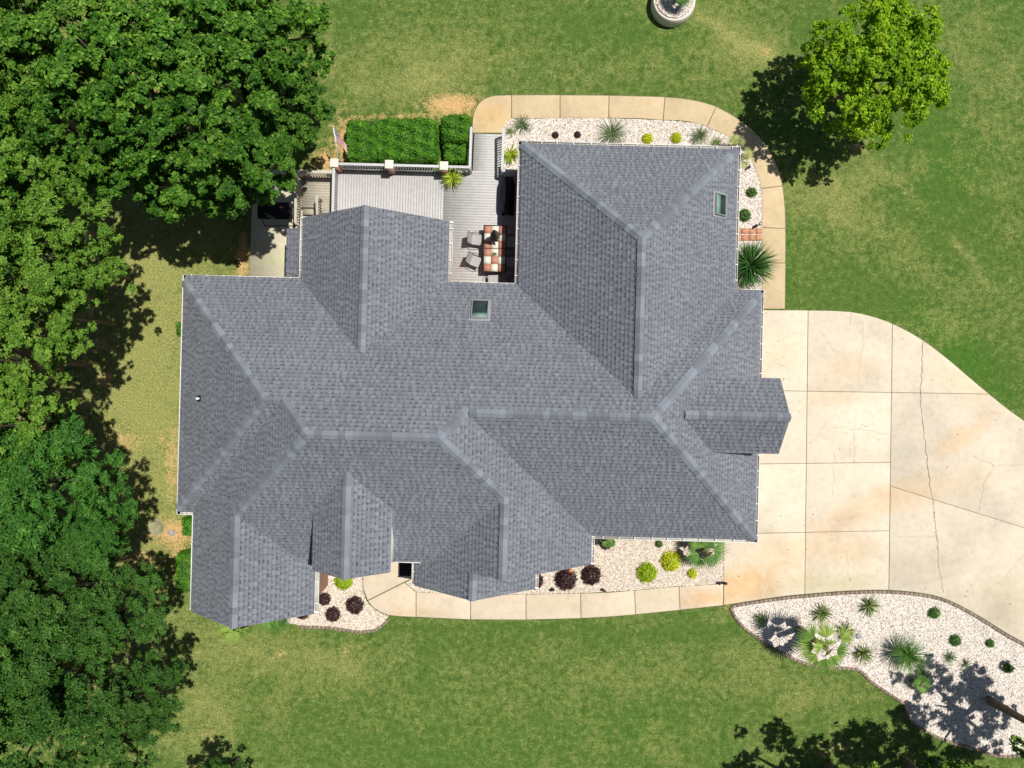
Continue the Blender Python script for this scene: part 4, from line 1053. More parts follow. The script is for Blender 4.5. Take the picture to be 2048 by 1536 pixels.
spot(1208, 1181, 'black garden spotlight by the walk right of the maroon shrubs', 150)
spot(1441, 1166, 'black garden spotlight at the corner where walk meets driveway', 190); spot(1450, 1166, 'second black lamp at the corner where walk meets driveway', -20)
spot(1497, 335, 'black garden spotlight near the curved walk below the roof corner', 40)
spot(1511, 453, 'black garden light beside the clay pavers', 40)
p_ = P(1520, 448, .3); t = thing('path_light', 'round black path light with pale lens beside the clay pavers', 'garden light', (p_.x, p_.y, .03)); q = MB(); q.tube([(0, 0, 0), (0, 0, .3)], .012, 6); q.build('stake', M['dark'], t); q = MB(); q.lathe([(.085, .28), (.085, .31), (.04, .33)], 14); q.build('shade', M['dark'], t); q = MB(); q.lathe([(.038, .331), (.03, .34)], 12); q.build('lens', M['white'], t)

# clay pavers
pv = thing('paver_step', 'clay paver strip crossing the white pebbles to the walk', 'pavers')
for r_, (y0, y1) in enumerate(((456, 468), (469, 482))):
    for c_, (x0, x1) in enumerate(((1462, 1481), (1482, 1496.5), (1497.5, 1510), (1511, 1523.5))):
        q = MB(); a, b = P(x0, y0 + .3, .06), P(x1, y1, .06); q.box(a.x + .008, b.x - .008, b.y + .008, a.y - .008, .02, .062 + random.uniform(0, .006)); q.build('paver', M['paver'], pv)

# round raised planter at the top, concrete pad corner at the top right
rp = P(1350, -3, .8); pl_ = thing('round_planter', 'raised round white pebble planter cut by the top edge', 'planter', (rp.x, rp.y, 0))
q = MB(); q.lathe([(1.10, 0), (1.12, .3), (1.10, .66), (1.04, .74), (1.0, .70)], 36); q.build('wall', M['stone_cap'], pl_)
cp = [(rp.x + .97 * math.cos(2 * math.pi * k / 24), rp.y + .97 * math.sin(2 * math.pi * k / 24)) for k in range(24)]
gravel('planter_gravel', cp, M['stone_white'], 560, .036, 21, z=.76, label='white pebbles on top of the round raised planter')
q = MB(); q.poly(px_poly([(1742, -20), (1745, 2), (1757, 8), (1766, 3), (1768, -20)]), .004, .06); tag(q.build('concrete_pad', M['patio']), 'corner of a pale concrete pad at the top edge beyond the yellow green tree', 'pad')
bx = P(1776, -6, .4); bt = thing('shadow_box', 'dark box standing in for the shadow beside the concrete pad at the top', 'box', (bx.x, bx.y, 0)); q = MB(); q.box(-.3, .3, -.28, .3, .02, .5); q.build('body', M['dark'], bt); q = MB(); q.box(-.33, .33, -.31, .33, .5, .54); q.build('lid', M['dark'], bt)  # dark box put in place of the shadow beside the pad
tb = P(72, 300, .4); t = thing('blue_barrel', 'blue plastic barrel glimpsed lying under the trees at far left', 'barrel', (tb.x, tb.y, .02)); q = MB(); q.tube([(0, -.55, .32), (0, -.2, .36), (0, .2, .36), (0, .55, .32)], [.28, .33, .33, .28], 16); q.build('body', M['blue'], t, smooth=False)

# ------------------------------------------------------------------ vegetation
def norm(a): return a / np.maximum(np.linalg.norm(a, axis=-1, keepdims=True), 1e-9)
def leaves(C, Nn, size, rg, droop=0.15, asp=0.5, tint=None, spread=0.7):
    n = len(C)
    nn = norm(Nn + rg.normal(0, spread, (n, 3)) * 0.6)
    d = norm(np.cross(nn, rg.normal(0, 1, (n, 3)))); d[:, 2] -= droop; d = norm(d); s = norm(np.cross(nn, d))
    Ls = size * rg.uniform(0.65, 1.3, (n, 1))
    V = np.stack([C - d * Ls * .5, C + s * Ls * asp * .5 + nn * Ls * .08, C + d * Ls * .5, C - s * Ls * asp * .5 + nn * Ls * .08], 1).reshape(-1, 3)
    F = np.arange(n * 4).reshape(n, 4)
    t = rg.uniform(0.2, 0.8, n) if tint is None else tint
    return V, F, np.repeat(t, 4)
def crown(seed, n, size, nl=40, flat=0.95, lobe=(0.17, 0.31), asp=0.5, rag=0.0, lowf=0.30):
    rg = np.random.default_rng(seed)
    th = np.arange(nl) * 2.399 + rg.uniform(-.35, .35, nl); rr = np.sqrt((np.arange(nl) + rg.uniform(0, 1, nl)) / nl) * 0.84
    zz = np.sqrt(np.clip(1 - rr ** 2, 0.05, 1)) * flat * rg.uniform(0.25, 1.0, nl)
    low = rg.random(nl) < lowf; zz[low] *= -0.85
    cen = np.stack([rr * np.cos(th), rr * np.sin(th), zz], 1); rad = rg.uniform(*lobe, nl)
    rr_ = rg.random((nl,)) < rag; rad[rr_] *= 0.6; cen[rr_, :2] *= 1.22
    li = rg.choice(nl, n, p=rad ** 2 / np.sum(rad ** 2))
    # sub clumps inside the lobes
    ns = 16; sub = norm(rg.normal(0, 1, (nl, ns, 3)) + np.array([0, 0, 0.55])) * rg.uniform(0.6, 1.0, (nl, ns, 1))
    si = rg.integers(0, ns, n); off = sub[li, si] * rad[li, None] * np.array([1, 1, .75])
    dirn = norm(rg.normal(0, 1, (n, 3))); off2 = dirn * rad[li, None] * 0.36 * rg.uniform(0.1, 1.0, (n, 1)) * np.array([1, 1, .55])
    C = cen[li] + off + off2
    nn = norm(norm(off) * 0.5 + dirn * 0.4 + np.array([0, 0, 0.75]))
    lt = rg.uniform(-.12, .12, nl); st = rg.uniform(-.14, .14, (nl, ns))
    tint = np.clip(0.5 + lt[li] + st[li, si] + rg.normal(0, .16, n), 0, 1)
    return leaves(C, nn, size, rg, 0.2, asp, tint)
RC = 3.0
crown_me = {}
def get_crown(kind, k):
    key = (kind, k)
    if key in crown_me: return crown_me[key]
    par = dict(maple=dict(n=27000, size=0.060, nl=42, asp=.62, lobe=(.145, .26)), light=dict(n=28000, size=0.048, nl=46, asp=.5, lobe=(.135, .25), rag=.2), oak=dict(n=28000, size=0.044, nl=40, asp=.5, lobe=(.15, .27)),
               willow=dict(n=28000, size=0.075, nl=46, asp=.24, lobe=(.17, .31)), yellow=dict(n=40000, size=0.042, nl=130, asp=.6, lobe=(.09, .17), rag=.14, flat=.8, lowf=.1))[kind]
    V, F, t = crown(100 + k * 17 + len(kind), **par)
    crown_me[key] = fast_mesh('crown', V * RC, F, L[kind], t); return crown_me[key]
trunk_me = []
for k in range(3):
    rr = random.Random(40 + k); q = MB()
    q.tube([(0, 0, 0), (rr.uniform(-.1, .1), rr.uniform(-.1, .1), .35), (rr.uniform(-.2, .2), rr.uniform(-.2, .2), .75), (0, 0, 1.1)], [.20, .15, .11, .05], 9)
    for b in range(7):
        a = b * 0.9 + rr.uniform(0, .6); h0 = rr.uniform(.4, .9); r1 = rr.uniform(1.0, 2.0)
        q.tube([(0, 0, h0), (math.cos(a) * r1 * .5, math.sin(a) * r1 * .5, h0 + .12), (math.cos(a) * r1, math.sin(a) * r1, h0 + .30)], [.065, .045, .015], 6)
    trunk_me.append(q.mesh('trunk', M['trunk'], True))
tree_n = 0
def tree(px, py, zc, r, kind, label, group=None, name='tree', base=None, var=None):
    """crown centre seen at photo pixel (px, py) when it hangs at height zc; r in metres"""
    global tree_n
    c = P(px, py, zc); k = (tree_n % 2) if var is None else var; tree_n += 1
    b = Vector((c.x * 1.14, c.y * 1.10, 0)) if (base is None and group) else (Vector((c.x, c.y, 0)) if base is None else P(*base)); lean = base is not None or bool(group)
    t = thing(name, label, 'tree', b, 0, group)
    cr = link('crown', get_crown(kind, k), t, (c.x - b.x, c.y - b.y, zc - r * .15), random.uniform(0, 6.28)); cr.scale = (r / RC, r / RC, r / RC * random.uniform(.9, 1.1))
    tk = link('trunk', trunk_me[tree_n % 3], t, (0, 0, -.02)); s = r / RC
    tk.scale = (s, s, zc * 1.0)
    if lean:
        d = Vector((c.x - b.x, c.y - b.y, zc)); tk.rotation_euler = d.to_track_quat('Z', 'Y').to_euler(); tk.scale = (s, s, d.length)
    return t
WG = 'trees of the wood on the left'
UT = 'broad green tree '
T_ = [  # px, py, zc, r, kind, label
    (550, 70, 6.8, 2.5, 'maple', UT + 'at the right edge of the upper wood against the top edge'),
    (562, 215, 6.2, 2.2, 'maple', UT + 'at the right edge of the wood directly left of the flag'),
    (455, 120, 8.2, 3.0, 'maple', UT + 'just inside the upper wood near the top edge'),
    (430, 290, 7.8, 2.9, 'maple', UT + 'in the middle of the lower part of the upper wood'),
    (505, 325, 6.4, 1.9, 'maple', UT + 'whose boughs reach over the patio and swing'),
    (440, 372, 6.2, 1.5, 'maple', 'small low tree hanging over the shaded lawn left of the patio'),
    (330, 50, 8.5, 3.0, 'maple', UT + 'against the top edge, third crown from the lawn'),
    (290, 215, 8.5, 2.9, 'maple', UT + 'in the centre of the upper wood'),
    (190, 120, 8.8, 3.0, 'maple', UT + 'in the upper wood, second crown from the left edge'),
    (150, 270, 8.2, 2.4, 'maple', UT + 'beside the dark gap where blue plastic shows'),
    (60, 40, 9.0, 3.0, 'light', 'pale green tree filling the top left corner'),
    (20, 170, 8.6, 2.6, 'light', 'pale green tree on the left edge below the corner tree'),
    (335, 360, 7.0, 1.7, 'maple', 'low dark tree at the lower rim of the upper wood'),
    (250, 320, 7.2, 1.9, 'maple', 'low rounded tree between the upper wood and the bright left trees'),
    (-60, 90, 9.0, 3.0, 'maple', 'dark tree mostly beyond the top left corner'),
    (-60, 320, 8.5, 2.8, 'maple', 'dark tree mostly beyond the left edge near the blue plastic'),
    (70, 420, 9.5, 2.5, 'light', 'bright green tree directly below the blue plastic'),
    (140, 515, 9.0, 2.1, 'light', 'bright green tree reaching furthest over the dry side lawn'),
    (40, 560, 10, 2.4, 'light', 'bright green tree on the left edge beside the bare branches'),
    (95, 625, 9.5, 1.8, 'light', 'smaller bright green tree above the bare leaning trunk'),
    (15, 720, 10, 2.2, 'light', 'bright narrow tree on the left edge by the leaning trunk'),
    (25, 850, 9.5, 2.2, 'light', 'yellowish green tree on the left edge at mid height of the frame'),
    (95, 960, 8.8, 2.6, 'willow', 'feathery narrow leaved tree left of the round lid'),
    (180, 1065, 7.6, 1.7, 'willow', 'small feathery tree below the big feathery one'),
    (30, 1050, 7.0, 2.2, 'oak', 'dark small leaved tree on the left edge below the feathery tree'),
    (130, 1180, 7.6, 2.7, 'oak', 'dark olive tree at the middle of the lower wood'),
    (255, 1210, 6.8, 2.0, 'oak', 'dark olive tree reaching towards the lower left house corner'),
    (20, 1290, 7.8, 2.8, 'oak', 'dark olive tree on the left edge low in the frame'),
    (140, 1360, 7.6, 2.6, 'oak', 'dark olive tree in the centre of the lower wood'),
    (300, 1390, 6.4, 1.9, 'oak', 'rounded dark tree at the right rim of the lower wood'),
    (60, 1480, 7.8, 2.7, 'oak', 'dark olive tree filling the lower left corner'),
    (225, 1500, 6.8, 2.0, 'oak', 'dark olive tree cut by the bottom edge'),
    (-80, 1180, 8.0, 2.9, 'oak', 'dark tree mostly beyond the left edge in the lower wood'),
    (-90, 930, 8.0, 2.8, 'willow', 'feathery tree mostly beyond the left edge'),
    (-90, 620, 8.0, 2.8, 'light', 'bright tree mostly beyond the left edge'),
    (-80, 1430, 8.0, 2.9, 'oak', 'dark tree beyond the lower left edge'),
]
for px, py, zc, r, kind, lab in T_: tree(px, py, zc, r, kind, lab, WG)
tree(1740, 147, 4.0, 3.65, 'yellow', 'lone yellow green tree on the upper right lawn', base=(1700, 205), var=0)
tree(2215, 1545, 7.0, 3.4, 'light', 'leaning tree at the lower right corner with its trunk in the pebbles', base=(1975, 1399), var=1)
tree(1990, 1695, 7.0, 3.3, 'light', 'tree below the bottom edge that shades the lower right lawn', var=0)
tree(1800, 1705, 7.0, 3.4, 'light', 'smaller tree below the bottom edge left of the shading tree', var=1)
tree(430, 1580, 3.0, 1.6, 'oak', 'low bush like tree poking up from the bottom edge left of centre', var=0)

# visible bare leaning trunk in the left wood
lt_ = thing('leaning_trunk', 'bare grey leaning trunk seen between the left trees', 'tree', (0, 0, 0))
q = MB(); a, b = P(40, 810, .2), P(92, 690, 5.0); q.tube([a, a.lerp(b, .35) + Vector((.1, .1, .2)), a.lerp(b, .7) + Vector((0, -.1, .2)), b], [.2, .17, .13, .08], 9); q.build('trunk', M['trunk'], lt_, smooth=True)
q = MB(); c = a.lerp(b, .7); q.tube([c, c + Vector((.8, .5, .5)), c + Vector((1.5, .7, .7))], [.07, .05, .02], 6); q.tube([b, b + Vector((.2, .8, .3))], [.06, .02], 6); q.build('branch', M['trunk'], lt_, smooth=True)

# hedges
def box_foliage(x0, x1, y0, y1, z0, z1, n, size, mat, seed, rnd=.22):
    rg = np.random.default_rng(seed); d = norm(rg.normal(0, 1, (n, 3))); d[:, 2] = np.abs(d[:, 2])
    e = np.sign(d) * np.abs(d) ** rnd; h = np.array([(x1 - x0) / 2, (y1 - y0) / 2, (z1 - z0)]); c = np.array([(x0 + x1) / 2, (y0 + y1) / 2, z0])
    # uniform on a box shell: choose face by area
    A = np.array([(x1 - x0) * (y1 - y0) * 1.4, (x1 - x0) * (z1 - z0), (x1 - x0) * (z1 - z0), (y1 - y0) * (z1 - z0), (y1 - y0) * (z1 - z0)])
    f = rg.choice(5, n, p=A / A.sum()); u_ = rg.uniform(-1, 1, n); v_ = rg.uniform(-1, 1, n); w_ = rg.uniform(0, 1, n)
    Pp = np.zeros((n, 3)); Nn = np.zeros((n, 3))
    for k, (fx, fy, fz, nx_, ny_, nz_) in enumerate([(u_, v_, 1, 0, 0, 1), (u_, 1, w_, 0, 1, .4), (u_, -1, w_, 0, -1, .4), (1, v_, w_, 1, 0, .4), (-1, v_, w_, -1, 0, .4)]):
        m = f == k; g_ = lambda q_: q_[m] if isinstance(q_, np.ndarray) else q_
        Pp[m] = np.stack(np.broadcast_arrays(g_(fx), g_(fy), g_(fz) * np.ones(m.sum())), -1); Nn[m] = (nx_, ny_, nz_)
    # round the corners
    r3 = Pp.copy(); r3[:, 2] = r3[:, 2] * 2 - 1; ln = (np.abs(r3) ** 6).sum(1) ** (1 / 6); sc_ = 1 / np.maximum(ln, 1); Pp[:, :2] *= sc_[:, None]; Pp[:, 2] = ((r3[:, 2] * sc_) + 1) / 2
    C = c + Pp * h
    bp = 0.085 * (np.sin(C[:, 0] * 9 + seed) + np.sin(C[:, 1] * 11 + C[:, 0] * 4)) ; C[:, 2] += bp * .8
    C += rg.normal(0, .035, (n, 3)); Nn = norm(Nn + np.array([0, 0, .3]))
    t = np.clip(.5 + rg.normal(0, .2, n) + bp * 1.5, 0, 1)
    V, F, tt = leaves(C, Nn, size, rg, .1, .5, t); return fast_mesh('foliage', V, F, mat, tt)
def hedge(x0, x1, y0, y1, h, label, seed, mat='hedge', n=9000, size=.115):
    a, b = P(x0, y1, h * .85), P(x1, y0, h * .85); cx, cy = (a.x + b.x) / 2, (a.y + b.y) / 2
    t = thing('hedge', label, 'hedge', (cx, cy, 0)); w2, h2 = (b.x - a.x) / 2, (b.y - a.y) / 2
    link('foliage', box_foliage(-w2, w2, -h2, h2, 0.05, h, n, size, L[mat], seed), t)
    q = MB(); q.box(-w2 + .12, w2 - .12, -h2 + .12, h2 - .12, 0, h - .16); q.build('core', M['joist'], t)
hedge(694, 753, 242, 321, 1.3, 'clipped bright green hedge block nearest the flag', 1, n=7500)
hedge(751, 874, 238, 322, 1.25, 'long clipped hedge block between the flag hedge and the ramp hedge', 2, n=15000)
hedge(884, 939, 231, 283, 1.2, 'square clipped hedge block beside the ramp', 3, n=5500)
hedge(889, 933, 284, 324, .8, 'low round topped shrub block between the ramp hedge and the railing', 4, n=3500)
hedge(355, 390, 1105, 1182, 1.0, 'green bush along the lower left wall', 5, n=3800)
hedge(366, 392, 1036, 1070, .9, 'small green bush at the step in the left wall', 6, n=1800)
hedge(352, 372, 645, 668, .5, 'tiny green shoot against the left wall', 7, n=300)

ball_me = {}
def ball_mesh(mat, seed, n=1700, size=.11):
    key = (mat, seed)
    if key in ball_me: return ball_me[key]
    rg = np.random.default_rng(seed); d = norm(rg.normal(0, 1, (n, 3))); d[:, 2] = np.abs(d[:, 2])
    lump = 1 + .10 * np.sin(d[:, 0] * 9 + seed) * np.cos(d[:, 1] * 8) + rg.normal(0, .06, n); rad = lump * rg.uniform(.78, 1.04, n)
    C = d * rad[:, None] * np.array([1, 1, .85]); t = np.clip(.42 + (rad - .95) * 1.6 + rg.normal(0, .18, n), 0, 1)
    V, F, tt = leaves(C, norm(d + np.array([0, 0, .25]) + rg.normal(0, .3, (n, 3))), size, rg, -.1, .42, t)
    ball_me[key] = fast_mesh('foliage', V, F, L[mat], tt); return ball_me[key]
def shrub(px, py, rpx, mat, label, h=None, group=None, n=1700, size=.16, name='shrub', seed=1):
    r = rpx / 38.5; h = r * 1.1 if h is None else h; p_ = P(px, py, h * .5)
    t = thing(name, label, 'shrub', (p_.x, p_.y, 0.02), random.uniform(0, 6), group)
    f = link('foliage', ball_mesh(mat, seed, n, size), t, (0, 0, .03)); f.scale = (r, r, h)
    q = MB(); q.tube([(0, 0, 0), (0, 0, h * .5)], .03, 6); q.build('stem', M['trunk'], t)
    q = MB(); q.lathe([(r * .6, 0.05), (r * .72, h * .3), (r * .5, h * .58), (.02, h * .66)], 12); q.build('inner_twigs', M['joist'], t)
MG = 'maroon leaved shrubs in front of the house'
shrub(648, 1199, 13, 'maroon', 'maroon shrub half hidden under the left wing eave', group=MG, seed=1)
shrub(665, 1230, 15, 'maroon', 'maroon shrub nearest the short block edging', group=MG, seed=2)
shrub(709, 1212, 18, 'maroon', 'maroon shrub between the other two and the porch walk', group=MG, seed=3)
shrub(604, 1226, 14, 'maroon', 'maroon shrub tucked under the eave corner left of the pebble bed', group=MG, seed=1)
shrub(1070, 1163, 17, 'maroon', 'leftmost of three maroon shrubs, partly under the entry gable eave', group=MG, seed=2)
shrub(1132, 1161, 22, 'maroon', 'middle and largest of the three maroon shrubs by the walk', group=MG, seed=1)
shrub(1183, 1152, 20, 'maroon', 'rightmost of the three maroon shrubs by the walk', group=MG, seed=3)
shrub(1111, 270, 7, 'maroon', 'left one of two tiny maroon plants behind the back eave', seed=3, n=500, size=.3)
shrub(1155, 269, 7, 'maroon', 'right one of two tiny maroon plants behind the back eave', seed=2, n=500, size=.3)
shrub(686, 1163, 18, 'lime', 'lime green shrub under the porch gable tip', seed=4)
shrub(1295, 1147, 20, 'lime', 'round lime green shrub left of the yellow one', seed=5)
shrub(1343, 1124, 20, 'gold', 'round yellow shrub beside the fan palm', seed=6)
shrub(1385, 1147, 10, 'gold', 'small yellow shrub right below the fan palm', seed=7, n=700, size=.24)
shrub(1296, 276, 11, 'gold', 'left one of two bright yellow shrubs at the back eave', seed=7, n=600, size=.26)
shrub(1353, 275, 11, 'gold', 'right one of two bright yellow shrubs at the back eave', seed=6, n=600, size=.26)
shrub(1504, 384, 11, 'hedge', 'small green shrub in white pebbles right of the skylight', seed=8, n=350, size=.3)
shrub(1490, 430, 13, 'hedge', 'small green shrub in white pebbles just above the clay pavers', seed=9, n=450, size=.28)
shrub(1870, 1227, 12, 'hedge', 'topmost of the small round green shrubs in the island bed', seed=8, n=700, size=.24)
shrub(1912, 1282, 12, 'hedge', 'middle small round green shrub in the island bed', seed=9, n=700, size=.24)
shrub(1981, 1287, 9, 'hedge', 'small green shrub in the island bed nearest the right edge', seed=8, n=500, size=.28)
shrub(2018, 1337, 10, 'hedge', 'small green shrub at the rim of the tree shade in the island bed', seed=9, n=500, size=.28)
shrub(1212, 1088, 12, 'maroon', 'small dark dried shrub at the eave corner right of the entry gable', seed=1, n=500, size=.3)
shrub(1318, 1088, 8, 'hedge', 'tiny green shrub under the garage front gutter', seed=9, n=300, size=.35)
shrub(1222, 1086, 9, 'hedge', 'tiny green shrub beside the dried shrub at the eave corner', seed=8, n=300, size=.35)
shrub(2040, 1470, 34, 'light2', 'bright leafy shrub at the right edge under the leaning tree', seed=4, n=2200, size=.11) if 'light2' in L else None
shrub(1878, 1530, 16, 'hedge', 'bright leafy sprig on the lower right lawn at the bottom edge', seed=4, n=500, size=.2)

# blades: tufts, yuccas, cycads, palms
def blade(mb_, base, ang, ln, wd, lift, bend, t, seg=3, fold=0):
    d = Vector((math.cos(ang), math.sin(ang), 0)); s = Vector((-d.y, d.x, 0)); pts = []
    for i in range(seg + 1):
        f = i / seg; pts.append(base + d * (ln * f * math.cos(lift - bend * f * .5)) + Vector((0, 0, ln * f * math.sin(lift) - bend * ln * f * f * .5)))
    b0_ = len(mb_.V)
    for i, p_ in enumerate(pts):
        f = i / seg; w_ = wd * (1 - f) ** .7 * (0.7 + .6 * min(f * 3, 1)) + .002
        mb_.V += [tuple(p_ + s * w_ / 2), tuple(p_ - s * w_ / 2)]; mb_.T += [t] * 2
    for i in range(seg): mb_.F.append((b0_ + 2 * i, b0_ + 2 * i + 1, b0_ + 2 * i + 3, b0_ + 2 * i + 2))
def rosette(name, px, py, rpx, mat, label, n, wd, cat, lift=(.1, 1.3), bend=.5, zc=.3, seed=1, arc=None, trunk=0, group=None, pot=False, z0=0.03):
    rr = random.Random(seed); r = rpx / 38.5; p_ = P(px, py, z0 + zc); t = thing(name, label, cat, (p_.x, p_.y, z0), 0, group)
    q = MB()
    for k in range(n):
        a = rr.uniform(0, 2 * math.pi) if arc is None else rr.uniform(*arc); lf = rr.uniform(*lift)
        ln = r * rr.uniform(.75, 1.1) * (1 + .25 * math.sin(lf))
        blade(q, Vector((rr.uniform(-.04, .04), rr.uniform(-.04, .04), .04 + trunk)), a, ln, wd * rr.uniform(.7, 1.2), lf, bend * rr.uniform(.5, 1.3), min(1, max(0, rr.gauss(.5, .25))), 4)
    q.build('foliage', L[mat], t)
    if pot:
        m2 = MB(); m2.lathe([(.14, 0), (.20, .3), (.22, .34), (.19, .34), (.18, .30), (.01, .29)], 18); m2.build('pot', M['terracotta'], t)
    elif trunk:
        m2 = MB(); m2.tube([(0, 0, 0), (0, 0, trunk + .05)], [.12, .09], 9); m2.build('trunk', M['palm_trunk'], t)
    else:
        m2 = MB(); m2.lathe([(.06, 0), (.05, .06), (.01, .1)], 8); m2.build('crown_base', M['palm_trunk'], t)
    return t
rosette('potted_plant', 905, 356, 23, 'lily', 'spiky yellow green potted plant on the deck by the pillar', 85, .055, 'plant', (.1, 1.2), .9, .35, 2, pot=True, trunk=.3, z0=DZ)
rosette('table_plant', 989, 507, 6, 'yucca', 'tiny potted succulent on the tile table', 26, .03, 'plant', (.3, 1.3), .4, .1, 5, z0=TZ + .01)
rosette('grass_clump', 1045, 247, 23, 'tuft', 'blue green grass clump at the left end of the back pebble bed', 130, .016, 'grass', (.2, 1.3), .7, .3, 3)
rosette('grass_clump', 1225, 264, 34, 'tuft', 'wide wispy grass clump in the middle of the back pebble bed', 170, .016, 'grass', (.2, 1.1), .7, .3, 4)
rosette('grass_clump', 1400, 269, 22, 'tuft', 'dense grass clump between yellow shrub and roof corner', 130, .016, 'grass', (.2, 1.2), .7, .3, 6)
rosette('grass_clump', 1435, 284, 15, 'yucca', 'low yellowish grass clump hugging the back eave near the roof corner', 60, .02, 'grass', (.2, 1.2), .7, .2, 7)
rosette('grass_clump', 1022, 262, 13, 'yucca', 'thin yellowish grass clump behind the back left roof corner', 50, .018, 'grass', (.2, 1.2), .7, .2, 17)
rosette('leafy_plant', 1021, 306, 24, 'lily', 'broad leaved yellow green plant between the ramp and the wall', 60, .05, 'plant', (.3, 1.2), .8, .3, 8)
rosette('cycad', 1500, 531, 52, 'cycad', 'big spiky dark green cycad by the right wall below the pavers', 420, .045, 'plant', (.02, 1.3), .35, .5, 9, trunk=.35)
rosette('grass_clump', 1523, 1241, 18, 'tuft', 'grass clump at the left tip of the island bed', 110, .016, 'grass', (.2, 1.3), .7, .3, 10)
YG = 'striped yuccas in the island bed'
rosette('yucca', 1645, 1228, 24, 'yucca', 'striped yucca at the upper left of the island bed beside the palm', 75, .05, 'plant', (.05, 1.3), .25, .2, 11, group=YG)
rosette('yucca', 1694, 1263, 24, 'yucca', 'striped yucca next to the grey stone', 75, .05, 'plant', (.05, 1.3), .25, .2, 12, group=YG)
rosette('yucca', 1741, 1213, 24, 'yucca', 'striped yucca nearest the driveway edging', 75, .05, 'plant', (.05, 1.3), .25, .2, 13, group=YG)
rosette('yucca', 1728, 1308, 24, 'yucca', 'striped yucca right of the palm crown', 75, .05, 'plant', (.05, 1.3), .25, .2, 14, group=YG)
rosette('grass_clump', 1812, 1307, 40, 'palm', 'large drooping green palm like clump in the island bed centre', 330, .022, 'grass', (.1, 1.2), .9, .5, 15, trunk=.5)
rosette('grass_clump', 1905, 1318, 16, 'tuft', 'grey green grass clump right of the large drooping clump', 90, .016, 'grass', (.2, 1.3), .6, .3, 16)
rosette('dead_agave', 1932, 1330, 14, 'tuft', 'small pale grey agave on open pebbles', 22, .04, 'plant', (.2, 1.0), .3, .1, 18)
rosette('grass_clump', 1850, 1352, 22, 'tuft', 'pale wispy clump just below the large drooping clump', 110, .018, 'grass', (.1, 1.1), .8, .3, 19)

def fan(q, base, ang, pet, r, lift, rr, t0, nleaf=13, spread=2.1, wd=.05, droop=.22):
    d = Vector((math.cos(ang) * math.cos(lift), math.sin(ang) * math.cos(lift), math.sin(lift)))
    hub = base + d * pet + Vector((0, 0, -.06 * pet)); s = Vector((-math.sin(ang), math.cos(ang), 0)); up = s.cross(d).normalized() * -1
    if up.z < 0: up = -up
    q.tube([base, base.lerp(hub, .5) + Vector((0, 0, .04)), hub], [.018, .014, .01], 4, t=t0, cap=False)
    for k in range(nleaf):
        f = (k / (nleaf - 1) - .5) * spread; dr = d * math.cos(f) + s * math.sin(f); ln = r * rr.uniform(.85, 1.05) * (1 - .18 * abs(f) / (spread / 2))
        sd_ = dr.cross(up).normalized(); b0_ = len(q.V); tt = min(1, max(0, t0 + rr.uniform(-.22, .22)))
        for i in range(4):
            g_ = i / 3; pt_ = hub + dr * ln * g_ + Vector((0, 0, -droop * ln * g_ ** 2.2)) + up * (.012 * (k % 2)); w_ = wd * [.35, 1, .8, .08][i]
            q.V += [tuple(pt_ + sd_ * w_ / 2), tuple(pt_ - sd_ * w_ / 2)]; q.T += [tt] * 2
        for i in range(3): q.F.append((b0_ + 2 * i, b0_ + 2 * i + 1, b0_ + 2 * i + 3, b0_ + 2 * i + 2))
def fan_palm(base, top, label, n, pet, r, seed, lifts=(-.2, 1.1), arc=(0, 6.28), trunk_r=(.17, .13), dead=3, mat='palm', thick=.045):
    rr = random.Random(seed); b = Vector(base); tp = Vector(top) - b; t = thing('fan_palm', label, 'palm', b)
    q = MB(); n_ = 14 if tp.length > 1 else 4; pts = []; rads = []
    for i in range(n_):
        f = i / (n_ - 1); pts.append(Vector((tp.x * f ** 1.3, tp.y * f ** 1.3, tp.z * f))); rads.append(trunk_r[0] * (1 - f) + trunk_r[1] * f + (.015 if i % 2 else -.01))
    q.tube(pts, rads, 10); q.build('trunk', M['palm_trunk'], t)
    for k in range(n):
        q = MB(); a = arc[0] + (arc[1] - arc[0]) * (k + rr.uniform(-.3, .3)) / n; lf = rr.uniform(*lifts)
        fan(q, tp, a, pet * rr.uniform(.7, 1.15), r * rr.uniform(.85, 1.15), lf, rr, rr.uniform(.4, .9), wd=thick); q.build('frond', L[mat], t)
    for k in range(max(2, n // 3)):
        q = MB(); a = rr.uniform(*arc); fan(q, tp, a, pet * .35, r * .8, rr.uniform(.25, .8), rr, .8, wd=thick); q.build('frond', L[mat], t)
    for k in range(dead):
        q = MB(); a = arc[0] + (arc[1] - arc[0]) * (k + .5) / max(dead, 1) + rr.uniform(-.3, .3); fan(q, tp + Vector((0, 0, -.1)), a, pet * .8, r * .8, -.7, rr, .5, 16, 1.6); o_ = q.build('frond', M['aged_palm'], t); o_['label'] = 'dry brown drooping frond'
fan_palm(P(1597, 1256), P(1652, 1296, 3.1), 'tall leaning fan palm with curved trunk in the island bed', 8, .72, .95, 31, (-.25, .35), thick=.075, mat='palm2')
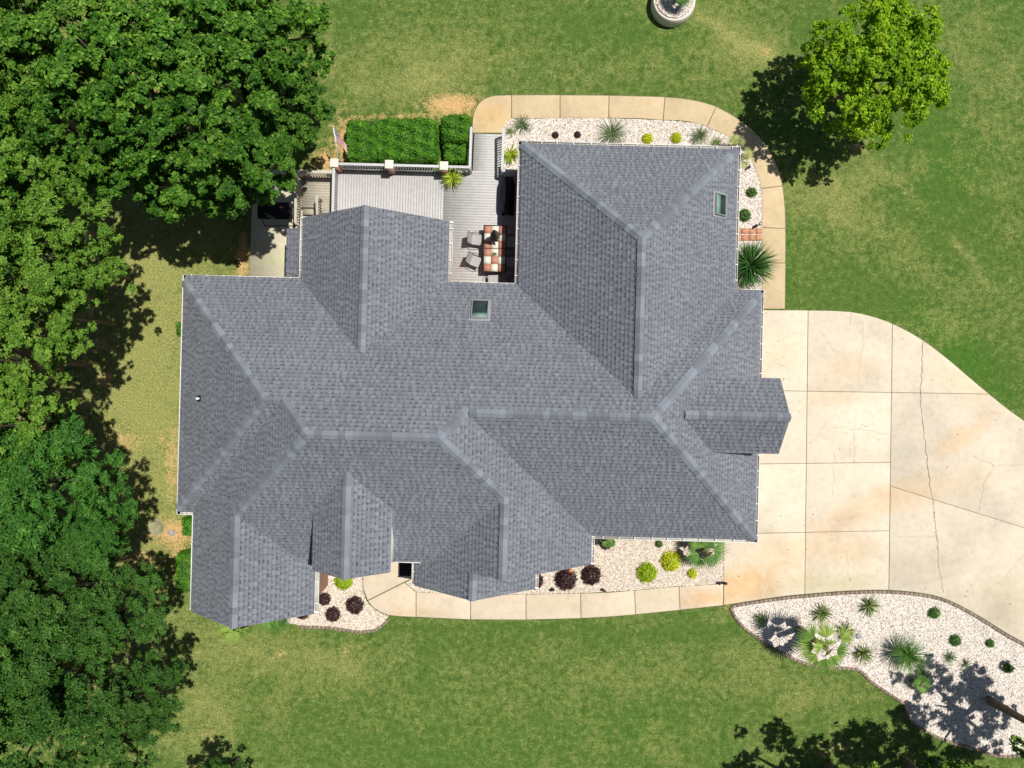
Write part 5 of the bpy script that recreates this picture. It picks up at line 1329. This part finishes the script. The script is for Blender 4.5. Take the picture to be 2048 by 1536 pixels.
fan_palm(P(1409, 1102), P(1412, 1098, 1.3), 'bushy fan palm at the garage front by the driveway', 9, .5, .82, 32, (-.15, .5), thick=.06)
fan_palm(P(1219, 1072), P(1219, 1072, 1.2), 'withered brown fan palm beside the eave corner', 2, .3, .4, 33, (-.2, .4), (4.2, 5.6), dead=4)
fan_palm(P(470, 1222), P(470, 1246, 1.2), 'pale fan palm under the tip of the lower left gable', 8, .45, .75, 34, (-.3, .3), (3.5, 5.9), dead=1, mat='palm2')
fan_palm(P(545, 1208), P(545, 1228, 1.1), 'green fan palm under the lower left gable beside the pebbles', 6, .45, .75, 35, (-.2, .3), (3.9, 6.1), dead=0, mat='palm')
fan_palm(P(1458, 296), P(1468, 290, .9), 'small yellowish fan palm above the back roof corner', 7, .25, .42, 36, (0, .8), (0.2, 2.6), dead=0, mat='yucca', thick=.03)
fan_palm(P(1478, 318), P(1484, 312, .9), 'small fan palm right of the back roof corner', 7, .3, .42, 37, (0, .9), (-1.6, 1.2), dead=0, mat='yucca', thick=.03)
fan_palm((rp.x, rp.y, .8), (rp.x + .15, rp.y - .1, 1.5), 'fan palm growing on the round raised planter', 9, .35, .55, 38, (0, 1.0), dead=0)
fan_palm(P(1848, 1365), P(1842, 1368, .5), 'small fan palm at the dark rim of the island bed', 6, .2, .45, 39, (0, .8), dead=1)

# fallen leaves and small debris scattered on lawn, pebbles and concrete
rg = np.random.default_rng(77); n = 600
X = np.concatenate([rg.uniform(-24, -17, n // 3), rg.uniform(-17, 27, n // 3), rg.uniform(8, 27, n - 2 * (n // 3))]); Y = np.concatenate([rg.uniform(-14, 9, n // 3), rg.uniform(-20, -12.5, n // 3), rg.uniform(-20, 20, n - 2 * (n // 3))])
C = np.stack([X, Y, np.full(n, 0.085)], 1); V, F, tt = leaves(C, np.tile([0, 0, 1.0], (n, 1)), .075, rg, 0, .6, None, .3)
fm_ = fast_mesh('fallen_leaves', V, F, L['tuft'], tt); fm_.materials.clear(); fm_.materials.append(M['aged_palm'])
tag(link('fallen_leaves', fm_), 'small dry leaves scattered over lawn and pebbles', 'leaf litter', None, 'stuff')
